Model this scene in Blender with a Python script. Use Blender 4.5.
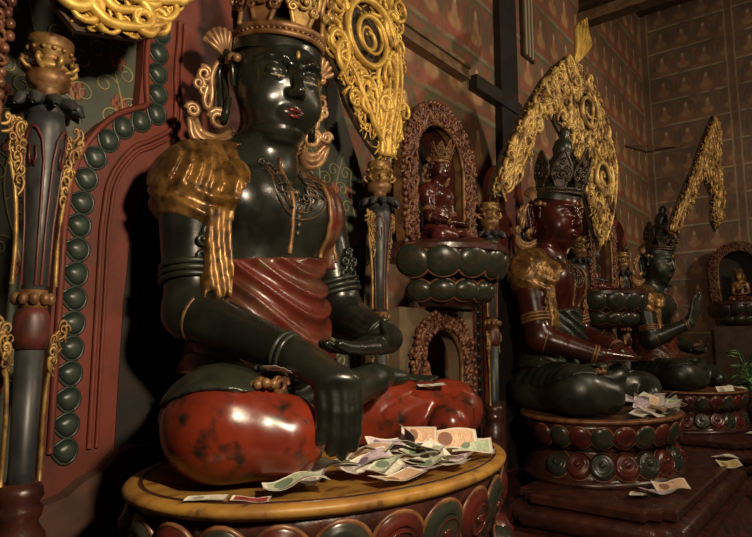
import bpy, math, random
import numpy as np
from mathutils import Matrix, Vector
PI = math.pi
for o in list(bpy.data.objects): bpy.data.objects.remove(o)
SC = bpy.context.scene
COL = SC.collection
# ------------------------------------------------------------------ camera
yaw, pitch = math.radians(39), math.atan(74.5/600)
f0 = Vector((math.cos(yaw), math.sin(yaw), 0)); rt = Vector((math.sin(yaw), -math.cos(yaw), 0)); zz = Vector((0, 0, 1))
fw = f0*math.cos(pitch) + zz*math.sin(pitch); up = -f0*math.sin(pitch) + zz*math.cos(pitch)
cam = bpy.data.cameras.new('camera'); cam.sensor_width = 36; cam.lens = 600/752*36; cam.clip_start = .05
co = bpy.data.objects.new('camera', cam); COL.objects.link(co)
mw = Matrix((rt, up, -fw)).transposed().to_4x4(); mw.translation = (0, 0, 1.54); co.matrix_world = mw
SC.camera = co
# ------------------------------------------------------------------ light
w = bpy.data.worlds.new('world'); SC.world = w; w.use_nodes = True
w.node_tree.nodes['Background'].inputs[0].default_value = (1, .62, .36, 1)
w.node_tree.nodes['Background'].inputs[1].default_value = .008
def area(name, loc, target, size, power, col):
    l = bpy.data.lights.new(name, 'AREA'); l.shape = 'DISK'; l.size = size; l.energy = power; l.color = col
    o = bpy.data.objects.new(name, l); COL.objects.link(o); o.location = loc
    o.rotation_euler = (Vector(target)-Vector(loc)).to_track_quat('-Z', 'Y').to_euler(); return o
WARM = (1, .80, .56)
area('hall_lamp', (.75, -.55, 2.55), (2.0, 2.0, 2.0), .2, 95, WARM)
area('side_fill', (3.9, -1.4, 4.2), (3.6, 2.6, 3.0), .3, 55, WARM)  # added fill from the right, brightens the vine board, niches and back wall
area('far_fill', (7.2, -2.5, 4.3), (9.2, 2.6, 3.0), .3, 125, WARM)  # unseen source added to lift the right wall and far end of the row
SC.view_settings.view_transform = 'Standard'; SC.view_settings.look = 'None'
SC.view_settings.exposure = 0.0; SC.view_settings.gamma = 1; SC.view_settings.use_curve_mapping = False

# ------------------------------------------------------------------ materials
class NT:
    def __init__(s, name):
        s.m = bpy.data.materials.new(name); s.m.use_nodes = True; s.t = s.m.node_tree
        s.b = s.t.nodes['Principled BSDF']
    def n(s, typ, **kw):
        x = s.t.nodes.new(typ)
        for k, v in kw.items(): setattr(x, k, v)
        return x
    def l(s, a, b): s.t.links.new(a, b)
    def put(s, v, sock):
        if isinstance(v, bpy.types.NodeSocket): s.l(v, sock)
        else: sock.default_value = v
    def M(s, op, a, b=None, c=None):
        x = s.n('ShaderNodeMath', operation=op)
        for i, v in enumerate((a, b, c)):
            if v is not None: s.put(v, x.inputs[i])
        return x.outputs[0]
    def mix(s, f, a, b):
        x = s.n('ShaderNodeMix', data_type='RGBA'); s.put(f, x.inputs[0])
        s.put(a if isinstance(a, bpy.types.NodeSocket) else (*a, 1), x.inputs[6])
        s.put(b if isinstance(b, bpy.types.NodeSocket) else (*b, 1), x.inputs[7]); return x.outputs[2]
    def ramp(s, v, a, b):
        x = s.n('ShaderNodeMapRange'); s.put(v, x.inputs[0]); x.inputs[1].default_value = a; x.inputs[2].default_value = b; return x.outputs[0]
    def noise(s, sc, det=4, vec=None, dist=0):
        x = s.n('ShaderNodeTexNoise'); x.inputs['Scale'].default_value = sc; x.inputs['Detail'].default_value = det
        x.inputs['Distortion'].default_value = dist
        s.l(vec or s.obj(), x.inputs['Vector']); return x.outputs['Fac']
    def obj(s):
        if not hasattr(s, '_o'): s._o = s.n('ShaderNodeTexCoord')
        return s._o.outputs['Object']
def mat(name, c1, c2=None, sc=8, lo=.42, hi=.62, rough=.4, rough2=None, metal=0, bump=.0, bsc=40, spots=None, spsc=14, splo=.56, sphi=.66, coat=0, spec=.5):
    T = NT(name); b = T.b
    col = (*c1, 1)
    f = T.ramp(T.noise(sc), lo, hi)
    if c2 is not None: col = T.mix(f, c1, c2)
    if spots is not None:
        g = T.ramp(T.noise(spsc, 5), splo, sphi)
        col = T.mix(g, col if not isinstance(col, tuple) else c1, spots)
    T.put(col, b.inputs['Base Color'])
    r = rough if rough2 is None else T.M('MULTIPLY_ADD', T.ramp(T.noise(sc*2.3), .35, .65), rough2-rough, rough)
    T.put(r, b.inputs['Roughness']); b.inputs['Metallic'].default_value = metal
    b.inputs['Specular IOR Level'].default_value = spec
    if coat: b.inputs['Coat Weight'].default_value = coat; b.inputs['Coat Roughness'].default_value = .2
    if bump:
        bn = T.n('ShaderNodeBump'); bn.inputs['Strength'].default_value = bump; bn.inputs['Distance'].default_value = .01
        T.l(T.noise(bsc, 5), bn.inputs['Height']); T.l(bn.outputs[0], b.inputs['Normal'])
    return T.m
M = {}
M['lacquer'] = mat('dark_lacquer', (.008, .0085, .0065), (.018, .020, .014), 5, rough=.2, rough2=.36, bump=.12, bsc=18)
M['dusty'] = mat('dusty_green_lacquer', (.010, .013, .009), (.030, .033, .021), 6, .4, .7, rough=.28, rough2=.45, bump=.15, bsc=20)
M['maroon'] = mat('maroon_lacquer', (.030, .007, .005), (.065, .011, .007), 6, rough=.2, rough2=.34, bump=.12, bsc=20)
M['redleg'] = mat('red_lacquer', (.20, .026, .010), (.13, .018, .009), 5, rough=.2, rough2=.34, bump=.1, bsc=14, spots=(.016, .012, .008), spsc=15, splo=.50, sphi=.68)
M['belly'] = mat('red_brown_lacquer', (.105, .018, .011), (.06, .02, .012), 6, rough=.24, rough2=.4, bump=.1, bsc=20, spots=(.13, .07, .035), spsc=9, splo=.5, sphi=.75)
M['robe'] = mat('worn_gilt', (.27, .14, .036), (.13, .058, .018), 9, rough=.30, rough2=.46, metal=.45, bump=.25, bsc=22, spots=(.05, .028, .012), spsc=24, splo=.45, sphi=.68)
M['relief'] = mat('dark_worn_relief', (.070, .042, .022), (.025, .022, .015), 16, rough=.3, rough2=.45, metal=.15)
M['gold'] = mat('bright_gilding', (.70, .47, .11), (.46, .27, .055), 9, rough=.4, rough2=.55, metal=.45, bump=.15, bsc=50, spots=(.2, .075, .02), spsc=12, splo=.6, sphi=.75)
M['oldgold'] = mat('old_gilding', (.36, .225, .07), (.21, .11, .035), 10, rough=.4, rough2=.55, metal=.45, bump=.15, bsc=50, spots=(.07, .028, .012), spsc=14, splo=.52, sphi=.7)
M['gilt2'] = mat('pale_gilding', (.56, .38, .125), (.30, .18, .055), 9, rough=.4, rough2=.55, metal=.45, bump=.15, bsc=50, spots=(.12, .05, .02), spsc=9, splo=.52, sphi=.68)
M['bronze'] = mat('brown_gilding', (.23, .12, .045), (.11, .045, .018), 12, rough=.4, rough2=.55, metal=.3, bump=.15, bsc=50)
M['earring'] = mat('pale_gilt_ornament', (.42, .25, .12), (.20, .10, .05), 14, rough=.35, rough2=.5, metal=.4)
M['aured'] = mat('matte_red_paint', (.170, .031, .017), (.115, .023, .013), 4, rough=.55, rough2=.7, bump=.25, bsc=18, spots=(.06, .018, .012), spsc=6, splo=.56, sphi=.75)
M['jewel'] = mat('green_stone', (.020, .032, .028), (.040, .055, .042), 9, rough=.3, rough2=.42)
M['panel'] = mat('grey_green_paint', (.075, .082, .056), (.055, .063, .046), 5, rough=.6, bump=.1, bsc=20)
M['vine'] = mat('ochre_vine_paint', (.30, .27, .13), (.20, .18, .09), 10, rough=.7)
M['blossom'] = mat('faded_red_paint', (.26, .085, .05), (.17, .06, .04), 20, rough=.7)
M['shaft'] = mat('grey_black_shaft', (.022, .024, .026), (.045, .045, .043), 7, rough=.35, rough2=.5)
M['shaftred'] = mat('worn_red_shaft', (.10, .022, .016), (.05, .016, .012), 12, rough=.4, rough2=.5)
M['yellow'] = mat('yellow_ochre_rim', (.36, .19, .035), (.24, .11, .022), 8, rough=.38, rough2=.5, spots=(.05, .03, .012), spsc=16, splo=.58, sphi=.72, bump=.15, bsc=40)
M['petalr'] = mat('red_petal', (.085, .015, .011), (.04, .011, .008), 12, rough=.22, rough2=.35)
M['petalg'] = mat('green_black_petal', (.022, .026, .018), (.04, .034, .022), 12, rough=.22, rough2=.35)
M['petaledge'] = mat('orange_petal_edge', (.20, .085, .03), (.09, .032, .016), 16, rough=.3, rough2=.42)
M['plinth'] = mat('dark_red_wood', (.060, .018, .012), (.030, .011, .009), 9, rough=.24, rough2=.42, bump=.2, bsc=30)
M['wood'] = mat('dark_timber', (.055, .030, .017), (.03, .017, .010), 6, rough=.6, bump=.3, bsc=25)
M['beam'] = mat('bare_timber', (.21, .13, .065), (.13, .075, .038), 10, rough=.6, bump=.3, bsc=25)
M['carved'] = mat('red_brown_carving', (.18, .075, .035), (.09, .03, .018), 16, rough=.35, rough2=.5, metal=.15)
M['plaster'] = mat('tan_plaster', (.15, .105, .058), (.10, .07, .04), 6, rough=.8, bump=.4, bsc=20)
M['earth'] = mat('cracked_earth', (.10, .045, .028), (.065, .03, .02), 7, rough=.85, bump=.6, bsc=14)
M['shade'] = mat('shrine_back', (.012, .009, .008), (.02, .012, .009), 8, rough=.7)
M['floor'] = mat('floor_boards', (.035, .022, .015), (.02, .013, .009), 5, rough=.6, bump=.2, bsc=20)
M['lips'] = mat('red_lips', (.075, .010, .008), rough=.25)
M['eyes'] = mat('pale_eyes', (.28, .22, .15), rough=.25)
M['leaf'] = mat('green_leaf', (.16, .34, .11), (.09, .20, .065), 9, rough=.45)
M['orange'] = mat('orange_cloth', (.26, .10, .035), (.16, .055, .02), 9, rough=.55)
M['wick'] = mat('pale_cloth', (.42, .34, .24), rough=.7)

def note_mat(name, c1, c2, c3):
    T = NT(name); o = T.obj(); sx = T.n('ShaderNodeSeparateXYZ'); T.l(o, sx.inputs[0])
    x, y = sx.outputs[0], sx.outputs[1]
    ax, ay = T.M('ABSOLUTE', x), T.M('ABSOLUTE', y)
    inb = T.M('MULTIPLY', T.M('LESS_THAN', ax, .060), T.M('LESS_THAN', ay, .027))
    d = T.M('POWER', T.M('ADD', T.M('POWER', T.M('DIVIDE', T.M('ADD', x, .026), .020), 2), T.M('POWER', T.M('DIVIDE', y, .023), 2)), .5)
    pat = T.ramp(T.noise(60, 3, dist=1.5), .4, .6)
    body = T.mix(pat, c1, c2)
    body = T.mix(T.M('LESS_THAN', d, 1), body, c3)
    wv = T.n('ShaderNodeTexWave'); wv.inputs['Scale'].default_value = 60; wv.inputs['Distortion'].default_value = 4; T.l(o, wv.inputs[0])
    body = T.mix(T.M('MULTIPLY', T.M('GREATER_THAN', x, .012), T.M('MULTIPLY', wv.outputs['Fac'], .5)), body, c3)
    T.put(T.mix(inb, (.70, .65, .56), body), T.b.inputs['Base Color']); T.b.inputs['Roughness'].default_value = .75
    return T.m
NOTE = {
 'green': note_mat('green_note', (0.554, 0.607, 0.436), (0.37, 0.449, 0.304), (.16, .22, .15)),
 'lilac': note_mat('lilac_note', (0.66, 0.554, 0.607), (0.475, 0.37, 0.462), (.22, .14, .21)),
 'peach': note_mat('peach_note', (0.766, 0.528, 0.343), (0.607, 0.383, 0.238), (.26, .13, .08)),
 'white': note_mat('pale_note', (0.766, 0.739, 0.62), (0.607, 0.568, 0.462), (.34, .31, .26)),
 'olive': note_mat('olive_note', (.20, .19, .11), (.12, .11, .07), (.07, .07, .04)),
 'red': note_mat('red_note', (.36, .045, .035), (.26, .03, .03), (.16, .02, .02)),
 'purple': note_mat('purple_note', (.24, .10, .15), (.17, .07, .11), (.10, .04, .07)),
 'yellow': note_mat('yellow_note', (.55, .42, .18), (.42, .30, .11), (.26, .16, .06)),
}
def mural(name, axis, cw, ch, off, bg, cell2, fig, head, line, uoff=0.0, stripes=False):
    """painted registers of small seated figures under arches"""
    T = NT(name); o = T.obj(); sx = T.n('ShaderNodeSeparateXYZ'); T.l(o, sx.inputs[0])
    wob = T.M('MULTIPLY', T.M('SUBTRACT', T.noise(2.2, 2), .5), .06)
    u = T.M('ADD', T.M('ADD', T.M('DIVIDE', sx.outputs[axis], cw), wob), uoff); v = T.M('ADD', T.M('ADD', T.M('DIVIDE', sx.outputs[2], ch), off), wob)
    fu = T.M('SUBTRACT', T.M('FRACT', u), .5); fv = T.M('SUBTRACT', T.M('FRACT', v), .5)
    cb = T.n('ShaderNodeCombineXYZ'); T.l(T.M('FLOOR', u), cb.inputs[0]); T.l(T.M('FLOOR', v), cb.inputs[1])
    wn = T.n('ShaderNodeTexWhiteNoise'); T.l(cb.outputs[0], wn.inputs[0]); rnd = wn.outputs['Value']
    def ell(cx, cy, rx, ry):
        return T.M('SQRT', T.M('ADD', T.M('POWER', T.M('DIVIDE', T.M('SUBTRACT', fu, cx), rx), 2), T.M('POWER', T.M('DIVIDE', T.M('SUBTRACT', fv, cy), ry), 2)))
    soft = lambda d, e=.12: T.M('SUBTRACT', 1, T.ramp(d, 1-e, 1+e))
    n1 = T.ramp(T.noise(14, 5), .3, .7)
    col = T.mix(n1, bg[0], bg[1])
    arch = ell(0, -.08, .46, .50)
    open_ = T.ramp(fv, -.32, -.18)
    col = T.mix(T.M('MULTIPLY', soft(arch, .08), open_), col, bg[2])
    col = T.mix(T.M('MULTIPLY', soft(ell(0, -.08, .39, .43), .2), T.ramp(T.noise(9, 4), .25, .6)), col, T.mix(rnd, cell2[0], cell2[1]))
    col = T.mix(soft(ell(0, .02, .25, .30)), col, bg[1])
    col = T.mix(soft(ell(0, -.20, .27, .13), .25), col, fig[0])
    col = T.mix(soft(ell(0, -.05, .13, .18), .25), col, T.mix(rnd, fig[0], fig[1]))
    col = T.mix(soft(ell(0, .17, .075, .085), .3), col, head)
    ln = T.M('GREATER_THAN', T.M('ABSOLUTE', fv), .465)
    col = T.mix(T.M('MULTIPLY', ln, T.ramp(T.noise(3, 2), .4, .5)), col, line)
    ln2 = T.M('MULTIPLY', T.M('GREATER_THAN', fv, .40), T.M('LESS_THAN', fv, .46))
    col = T.mix(T.M('MULTIPLY', ln2, .7), col, bg[2])
    if stripes:
        su = T.M('ABSOLUTE', T.M('SUBTRACT', T.M('FRACT', T.M('ADD', T.M('DIVIDE', T.M('SUBTRACT', u, 4.35), 4), .5)), .5))
        col = T.mix(T.M('MULTIPLY', T.M('LESS_THAN', su, .052), .8), col, bg[1]); col = T.mix(T.M('MULTIPLY', T.M('LESS_THAN', T.M('ABSOLUTE', T.M('SUBTRACT', su, .045)), .010), .8), col, line)
    sl = T.M('MULTIPLY', T.ramp(T.noise(18, 6),   .5, .72), .4); col = T.mix(sl, col, bg[1])
    grime = T.ramp(T.noise(1.3, 4), .38, .68)
    col = T.mix(T.M('MULTIPLY', grime, .45), col, (.030, .020, .014))
    T.put(col, T.b.inputs['Base Color']); T.b.inputs['Roughness'].default_value = .7
    return T.m
M['mural_back'] = mural('painted_back_wall', 0, .43, .66, .07, ((.38, .13, .08), (.24, .11, .065), (.11, .15, .09)), ((.46, .11, .07), (.27, .19, .10)),
                        ((.52, .30, .15), (.44, .16, .09)), (.60, .45, .28), (.30, .27, .16))
M['mural_right'] = mural('painted_right_wall', 1, .36, .485, .45, ((.25, .145, .085), (.18, .10, .062), (.10, .095, .075)), ((.30, .11, .07), (.21, .13, .08)),
                         ((.34, .21, .11), (.32, .14, .09)), (.46, .36, .23), (.36, .29, .18), .25, True)

# ------------------------------------------------------------------ mesh helpers
class MB:
    def __init__(s): s.V = []; s.F = []; s.n = 0
    def add(s, v, f):
        v = np.asarray(v, float); s.V.append(v); b = s.n
        s.F.extend([tuple(i+b for i in q) for q in f]); s.n += len(v)
    def grid(s, P, close_u=False, close_v=False):
        """P: (a,b,3) array of points -> quads"""
        a, b, _ = P.shape; f = []
        for i in range(a if close_u else a-1):
            for j in range(b if close_v else b-1):
                i2, j2 = (i+1) % a, (j+1) % b
                f.append((i*b+j, i*b+j2, i2*b+j2, i2*b+j))
        s.add(P.reshape(-1, 3), f)
    def tube(s, pts, r, n=7, closed=False):
        p = np.asarray(pts, float); m = len(p)
        r = np.full(m, r, float) if np.isscalar(r) else np.asarray(r, float)
        if closed: t = np.roll(p, -1, 0)-np.roll(p, 1, 0)
        else: t = np.gradient(p, axis=0)
        t /= np.linalg.norm(t, axis=1)[:, None]+1e-12
        ref = np.array([0, 1., 0]) if abs(t[0][1]) < .9 else np.array([1., 0, 0])
        nx = np.cross(t[0], ref); nx /= np.linalg.norm(nx); P = np.zeros((m, n, 3))
        a = np.arange(n)*2*PI/n
        for i in range(m):
            nx = nx-t[i]*(nx@t[i]); nx /= np.linalg.norm(nx)+1e-12; ny = np.cross(t[i], nx)
            P[i] = p[i]+r[i]*(np.cos(a)[:, None]*nx+np.sin(a)[:, None]*ny)
        b = s.n; s.grid(P, close_u=closed, close_v=True)
        if not closed:
            s.F.append(tuple(b+j for j in range(n))); s.F.append(tuple(b+(m-1)*n+j for j in reversed(range(n))))
    def lathe(s, prof, n=32, c=(0, 0), a0=0, a1=2*PI):
        prof = np.asarray(prof, float); full = abs(a1-a0-2*PI) < 1e-6
        a = a0+np.arange(n if full else n+1)*(a1-a0)/n
        P = np.stack([np.stack([c[0]+r*np.cos(a), c[1]+r*np.sin(a), np.full(len(a), z)], -1) for r, z in prof])
        s.grid(P, close_v=full)
    def ball(s, c, r, nu=8, nv=6, rot=None):
        r = np.array([r]*3 if np.isscalar(r) else r, float)
        th = np.linspace(0, PI, nv+1)[1:-1]; ph = np.arange(nu)*2*PI/nu
        P = np.stack([np.stack([np.sin(t)*np.cos(ph), np.sin(t)*np.sin(ph), np.full(nu, math.cos(t))], -1) for t in th]).reshape(-1, 3)
        P = np.vstack([P, [[0, 0, 1], [0, 0, -1]]])*r
        if rot is not None: P = P@np.asarray(rot).T
        f = []
        for i in range(nv-2):
            for j in range(nu): f.append((i*nu+j, (i+1)*nu+j, (i+1)*nu+(j+1) % nu, i*nu+(j+1) % nu))
        k = (nv-1)*nu
        for j in range(nu): f.append((k, j, (j+1) % nu)); f.append((k+1, (nv-2)*nu+(j+1) % nu, (nv-2)*nu+j))
        s.add(P+np.asarray(c, float), f)
    def box(s, lo, hi):
        x0, y0, z0 = lo; x1, y1, z1 = hi
        s.add([(x0, y0, z0), (x1, y0, z0), (x1, y1, z0), (x0, y1, z0), (x0, y0, z1), (x1, y0, z1), (x1, y1, z1), (x0, y1, z1)],
              [(3, 2, 1, 0), (4, 5, 6, 7), (0, 1, 5, 4), (1, 2, 6, 5), (2, 3, 7, 6), (3, 0, 4, 7)])
    def prism_y(s, poly, y0, y1, yf=None):
        """polygon in (x,z), extruded along y; yf shifts y by height"""
        n = len(poly); g = yf or (lambda x, z: 0)
        v = [(x, y0+g(x, z), z) for x, z in poly]+[(x, y1+g(x, z), z) for x, z in poly]
        s.add(v, [tuple(range(n)), tuple(range(2*n-1, n-1, -1))]+[(i, i+n, (i+1) % n+n, (i+1) % n) for i in range(n)])
    def prism_z(s, loops):
        """list of (poly xy, z): stacked loops with caps"""
        P = np.array([[(x, y, z) for x, y in poly] for poly, z in loops]); b = s.n; m = P.shape[1]
        s.grid(P, close_v=True); s.F.append(tuple(b+j for j in reversed(range(m)))); s.F.append(tuple(b+(len(loops)-1)*m+j for j in range(m)))
    def build(s, name, m, parent=None, smooth=True, loc=None):
        me = bpy.data.meshes.new(name)
        me.from_pydata(np.vstack(s.V).tolist(), [], s.F); me.validate()
        return finish(me, name, m, parent, smooth, loc)
def finish(me, name, m, parent=None, smooth=True, loc=None):
    if smooth:
        me.polygons.foreach_set('use_smooth', np.ones(len(me.polygons), bool))
    if smooth == 'auto': me.set_sharp_from_angle(angle=math.radians(40))
    me.materials.append(m if not isinstance(m, str) else M[m])
    o = bpy.data.objects.new(name, me); COL.objects.link(o)
    if parent is not None: o.parent = parent
    if loc is not None: o.location = loc
    me.update(); return o
def tag(o, label, cat, group=None, kind=None):
    o['label'] = label; o['category'] = cat
    if group: o['group'] = group
    if kind: o['kind'] = kind
    return o
def thing(name, label, cat, loc=(0, 0, 0), rz=0, scale=1, group=None):
    o = bpy.data.objects.new(name, None); COL.objects.link(o); o.empty_display_size = .05
    o.location = loc; o.rotation_euler = (0, 0, rz); o.scale = (scale,)*3
    return tag(o, label, cat, group)
def struct(o): o['kind'] = 'structure'; return o
def dup(o, loc=None, rz=None, scale=None, label=None, parent=None, group=None):
    c = o.copy(); COL.objects.link(c)
    if parent is not None: c.parent = parent
    if loc is not None: c.location = loc
    if rz is not None: c.rotation_euler = (0, 0, rz)
    if scale is not None: c.scale = (scale,)*3
    if label: c['label'] = label
    if group: c['group'] = group
    for ch in [x for x in o.children]: dup(ch, parent=c)
    return c

# ------------------------------------------------------------------ signed-distance sculpting
class Field:
    def __init__(s, xs, ys, zs):
        s.x, s.y, s.z = [np.asarray(a, np.float32) for a in (xs, ys, zs)]
        s.F = np.full((len(xs), len(ys), len(zs)), 1.0, np.float32)
    def sub(s, lo, hi):
        sl = []
        for a, l, h in zip((s.x, s.y, s.z), lo, hi):
            i, j = np.searchsorted(a, l), np.searchsorted(a, h)
            sl.append(slice(max(0, i-1), min(len(a), j+1)))
        return tuple(sl), s.x[sl[0]][:, None, None], s.y[sl[1]][None, :, None], s.z[sl[2]][None, None, :]
    def put(s, fn, lo, hi, k=.03, m=.10, cut=False):
        sl, X, Y, Z = s.sub([a-m-k for a in lo], [a+m+k for a in hi])
        if 0 in s.F[sl].shape: return
        d = fn(X, Y, Z).astype(np.float32); a = s.F[sl]
        if cut: d = -d; a, d = -a, -d
        h = np.clip(.5+.5*(d-a)/k, 0, 1); r = d*(1-h)+a*h-k*h*(1-h)
        s.F[sl] = -r if cut else r
    def ell(s, c, r, k=.03, rot=None, cut=False):
        c = np.asarray(c, float); r = np.asarray(r, float); R = np.asarray(rot if rot is not None else np.eye(3))
        def fn(X, Y, Z):
            x, y, z = X-c[0], Y-c[1], Z-c[2]
            if rot is not None:
                x, y, z = [R[0][i]*x+R[1][i]*y+R[2][i]*z for i in range(3)]
            k0 = np.sqrt((x/r[0])**2+(y/r[1])**2+(z/r[2])**2)+1e-6
            k1 = np.sqrt((x/r[0]**2)**2+(y/r[1]**2)**2+(z/r[2]**2)**2)+1e-6
            return k0*(k0-1)/k1
        ext = np.abs(R)@r
        s.put(fn, c-ext, c+ext, k, cut=cut)
    def cone(s, a, b, ra, rb, k=.02, cut=False):
        a = np.asarray(a, float); b = np.asarray(b, float); ab = b-a; L = ab@ab+1e-9
        def fn(X, Y, Z):
            x, y, z = X-a[0], Y-a[1], Z-a[2]
            t = np.clip((x*ab[0]+y*ab[1]+z*ab[2])/L, 0, 1)
            return np.sqrt((x-t*ab[0])**2+(y-t*ab[1])**2+(z-t*ab[2])**2)-(ra+(rb-ra)*t)
        r = max(ra, rb); s.put(fn, np.minimum(a, b)-r, np.maximum(a, b)+r, k, cut=cut)
    def chain(s, pts, rs, k=.02):
        for i in range(len(pts)-1): s.cone(pts[i], pts[i+1], rs[i], rs[i+1], k)
    def front(s, x, z, default=-.2):
        """the foremost y where the field is solid"""
        i = int(np.argmin(abs(s.x-x))); k = int(np.argmin(abs(s.z-z))); c = s.F[i, :, k]; j = np.argmax(c < 0)
        return float(s.y[j]) if c[j] < 0 else default
def nets(F, xs, ys, zs, smooth=1):
    ins = F < 0
    n0, n1, n2 = F.shape
    c = [ins[i:n0-1+i, j:n1-1+j, k:n2-1+k] for i in (0, 1) for j in (0, 1) for k in (0, 1)]
    allin = c[0].copy(); anyin = c[0].copy()
    for q in c[1:]: allin &= q; anyin |= q
    act = np.argwhere(anyin & ~allin); idx = np.full(anyin.shape, -1, np.int32); idx[act[:, 0], act[:, 1], act[:, 2]] = np.arange(len(act))
    A = [np.asarray(a, np.float64) for a in (xs, ys, zs)]
    P = np.zeros((len(act), 3)); cnt = np.zeros(len(act))
    cor = [(i, j, k) for i in (0, 1) for j in (0, 1) for k in (0, 1)]
    val = {q: F[act[:, 0]+q[0], act[:, 1]+q[1], act[:, 2]+q[2]].astype(np.float64) for q in cor}
    pos = {q: np.stack([A[d][act[:, d]+q[d]] for d in range(3)], -1) for q in cor}
    for q in cor:
        for d in range(3):
            if q[d]: continue
            e = list(q); e[d] = 1; e = tuple(e)
            m = (val[q] < 0) != (val[e] < 0); t = np.where(m, val[q]/(val[q]-val[e]+1e-12*(~m)), 0)
            t = np.clip(np.nan_to_num(t), 0, 1)
            P[m] += (pos[q]+(pos[e]-pos[q])*t[:, None])[m]; cnt += m
    P /= np.maximum(cnt, 1)[:, None]
    quads = []
    for d in range(3):
        a, b = [(1, 2), (2, 0), (0, 1)][d]
        s0 = [slice(1, -1)]*3; s0[d] = slice(0, -1); s1 = list(s0); s1[d] = slice(1, None)
        v0 = ins[tuple(s0)]; v1 = ins[tuple(s1)]; ch = np.argwhere(v0 != v1)
        if not len(ch): continue
        fl = v0[ch[:, 0], ch[:, 1], ch[:, 2]]; base = ch.copy()
        for q in (0, 1, 2):
            if q != d: base[:, q] += 1
        def cell(da, db):
            t = base.copy(); t[:, a] -= da; t[:, b] -= db; return idx[t[:, 0], t[:, 1], t[:, 2]]
        Q = np.stack([cell(1, 1), cell(0, 1), cell(0, 0), cell(1, 0)], -1); Q[~fl] = Q[~fl][:, ::-1]; quads.append(Q)
    Q = np.concatenate(quads); Q = Q[(Q >= 0).all(1)]
    for _ in range(smooth):
        S = np.zeros_like(P); n = np.zeros(len(P))
        for i, j in ((0, 1), (1, 2), (2, 3), (3, 0)):
            np.add.at(S, Q[:, i], P[Q[:, j]]); np.add.at(n, Q[:, i], 1); np.add.at(S, Q[:, j], P[Q[:, i]]); np.add.at(n, Q[:, j], 1)
        P = np.where(n[:, None] > 0, .5*P+.5*S/np.maximum(n, 1)[:, None], P)
    return P, Q
def sdf_obj(name, F, fld, m, parent, smooth=1):
    P, Q = nets(F, fld.x, fld.y, fld.z, smooth)
    me = bpy.data.meshes.new(name); me.vertices.add(len(P)); me.vertices.foreach_set('co', P.astype(np.float32).ravel())
    me.loops.add(len(Q)*4); me.loops.foreach_set('vertex_index', Q.astype(np.int32).ravel())
    me.polygons.add(len(Q)); me.polygons.foreach_set('loop_start', np.arange(len(Q), dtype=np.int32)*4)
    me.update(calc_edges=True); me.validate()
    return finish(me, name, m, parent)

# ------------------------------------------------------------------ carved scrollwork
def euler(p, ang, L, k0, k1, n=16):
    """2D curl: starts at p heading ang, curvature (turns over the whole length) from k0 to k1"""
    pts = [tuple(p)]; x, y = p
    for i in range(n):
        t = (i+.5)/n; ang += (k0+(k1-k0)*t)*2*PI/n; x += math.cos(ang)*L/n; y += math.sin(ang)*L/n; pts.append((x, y))
    return pts
def inside(p, poly):
    x, y = p; c = False
    for i in range(len(poly)):
        (x1, y1), (x2, y2) = poly[i], poly[i-1]
        if (y1 > y) != (y2 > y) and x < (x2-x1)*(y-y1)/(y2-y1)+x1: c = not c
    return c
def to3(p2, yf): return [(x, yf(x, z), z) for x, z in p2]
def curls(mb, poly, size, seed, yf, flow=lambda x, z: 1.2, r=.014, nseg=16, sides=5, skip=()):
    """fills a carved field with overlapping tapering leaf curls that spring along the flow"""
    rnd = random.Random(seed); xs = [p[0] for p in poly]; zs = [p[1] for p in poly]; got = []
    for _ in range(7000):
        p = (rnd.uniform(min(xs), max(xs)), rnd.uniform(min(zs), max(zs)))
        if not inside(p, poly) or any((p[0]-q[0])**2+(p[1]-q[1])**2 < (size*.42)**2 for q in got): continue
        if any((p[0]-c[0])**2+(p[1]-c[1])**2 < R*R for c, R in skip): continue
        got.append(p)
    for p in got:
        for _ in range(9):
            h = rnd.choice((-1, 1)); a = flow(*p)+rnd.uniform(-.6, .6); L = size*rnd.uniform(1.7, 3.0)
            q = euler((p[0]-math.cos(a)*size*.5, p[1]-math.sin(a)*size*.5), a-h*.9, L, h*-.1, h*rnd.uniform(1.2, 2.5), nseg)
            if sum(inside(c, poly) for c in q) >= .88*len(q): break
        else: continue
        off = rnd.uniform(-.016, .004); k0 = rnd.uniform(.6, 1.1)
        rr = [r*k0*(.30+.85*math.sin(PI*min(1, .10+i/nseg*.9))) for i in range(nseg+1)]; rr[-1] = r*.75; rr[-2] = r*.7
        mb.tube([(x, yf(x, z)+off-.014*i/nseg, z) for i, (x, z) in enumerate(q)], rr, sides)
def spiral(c, R, a0, turns, h=1, r1=.12, n=48, sq=1.0):
    return [(c[0]+R*(1-(1-r1)*i/n)*math.cos(a0+h*2*PI*turns*i/n)*sq, c[1]+R*(1-(1-r1)*i/n)*math.sin(a0+h*2*PI*turns*i/n)) for i in range(n+1)]
def smooth_path(pts, n=8):
    p = np.asarray(pts, float); p = np.vstack([2*p[0]-p[1], p, 2*p[-1]-p[-2]]); out = []
    for i in range(1, len(p)-2):
        for t in np.linspace(0, 1, n, endpoint=False):
            a, b, c, d = p[i-1], p[i], p[i+1], p[i+2]
            out.append(.5*((2*b)+(-a+c)*t+(2*a-5*b+4*c-d)*t*t+(-a+3*b-3*c+d)*t**3))
    out.append(p[-2]); return np.array(out)

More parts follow.
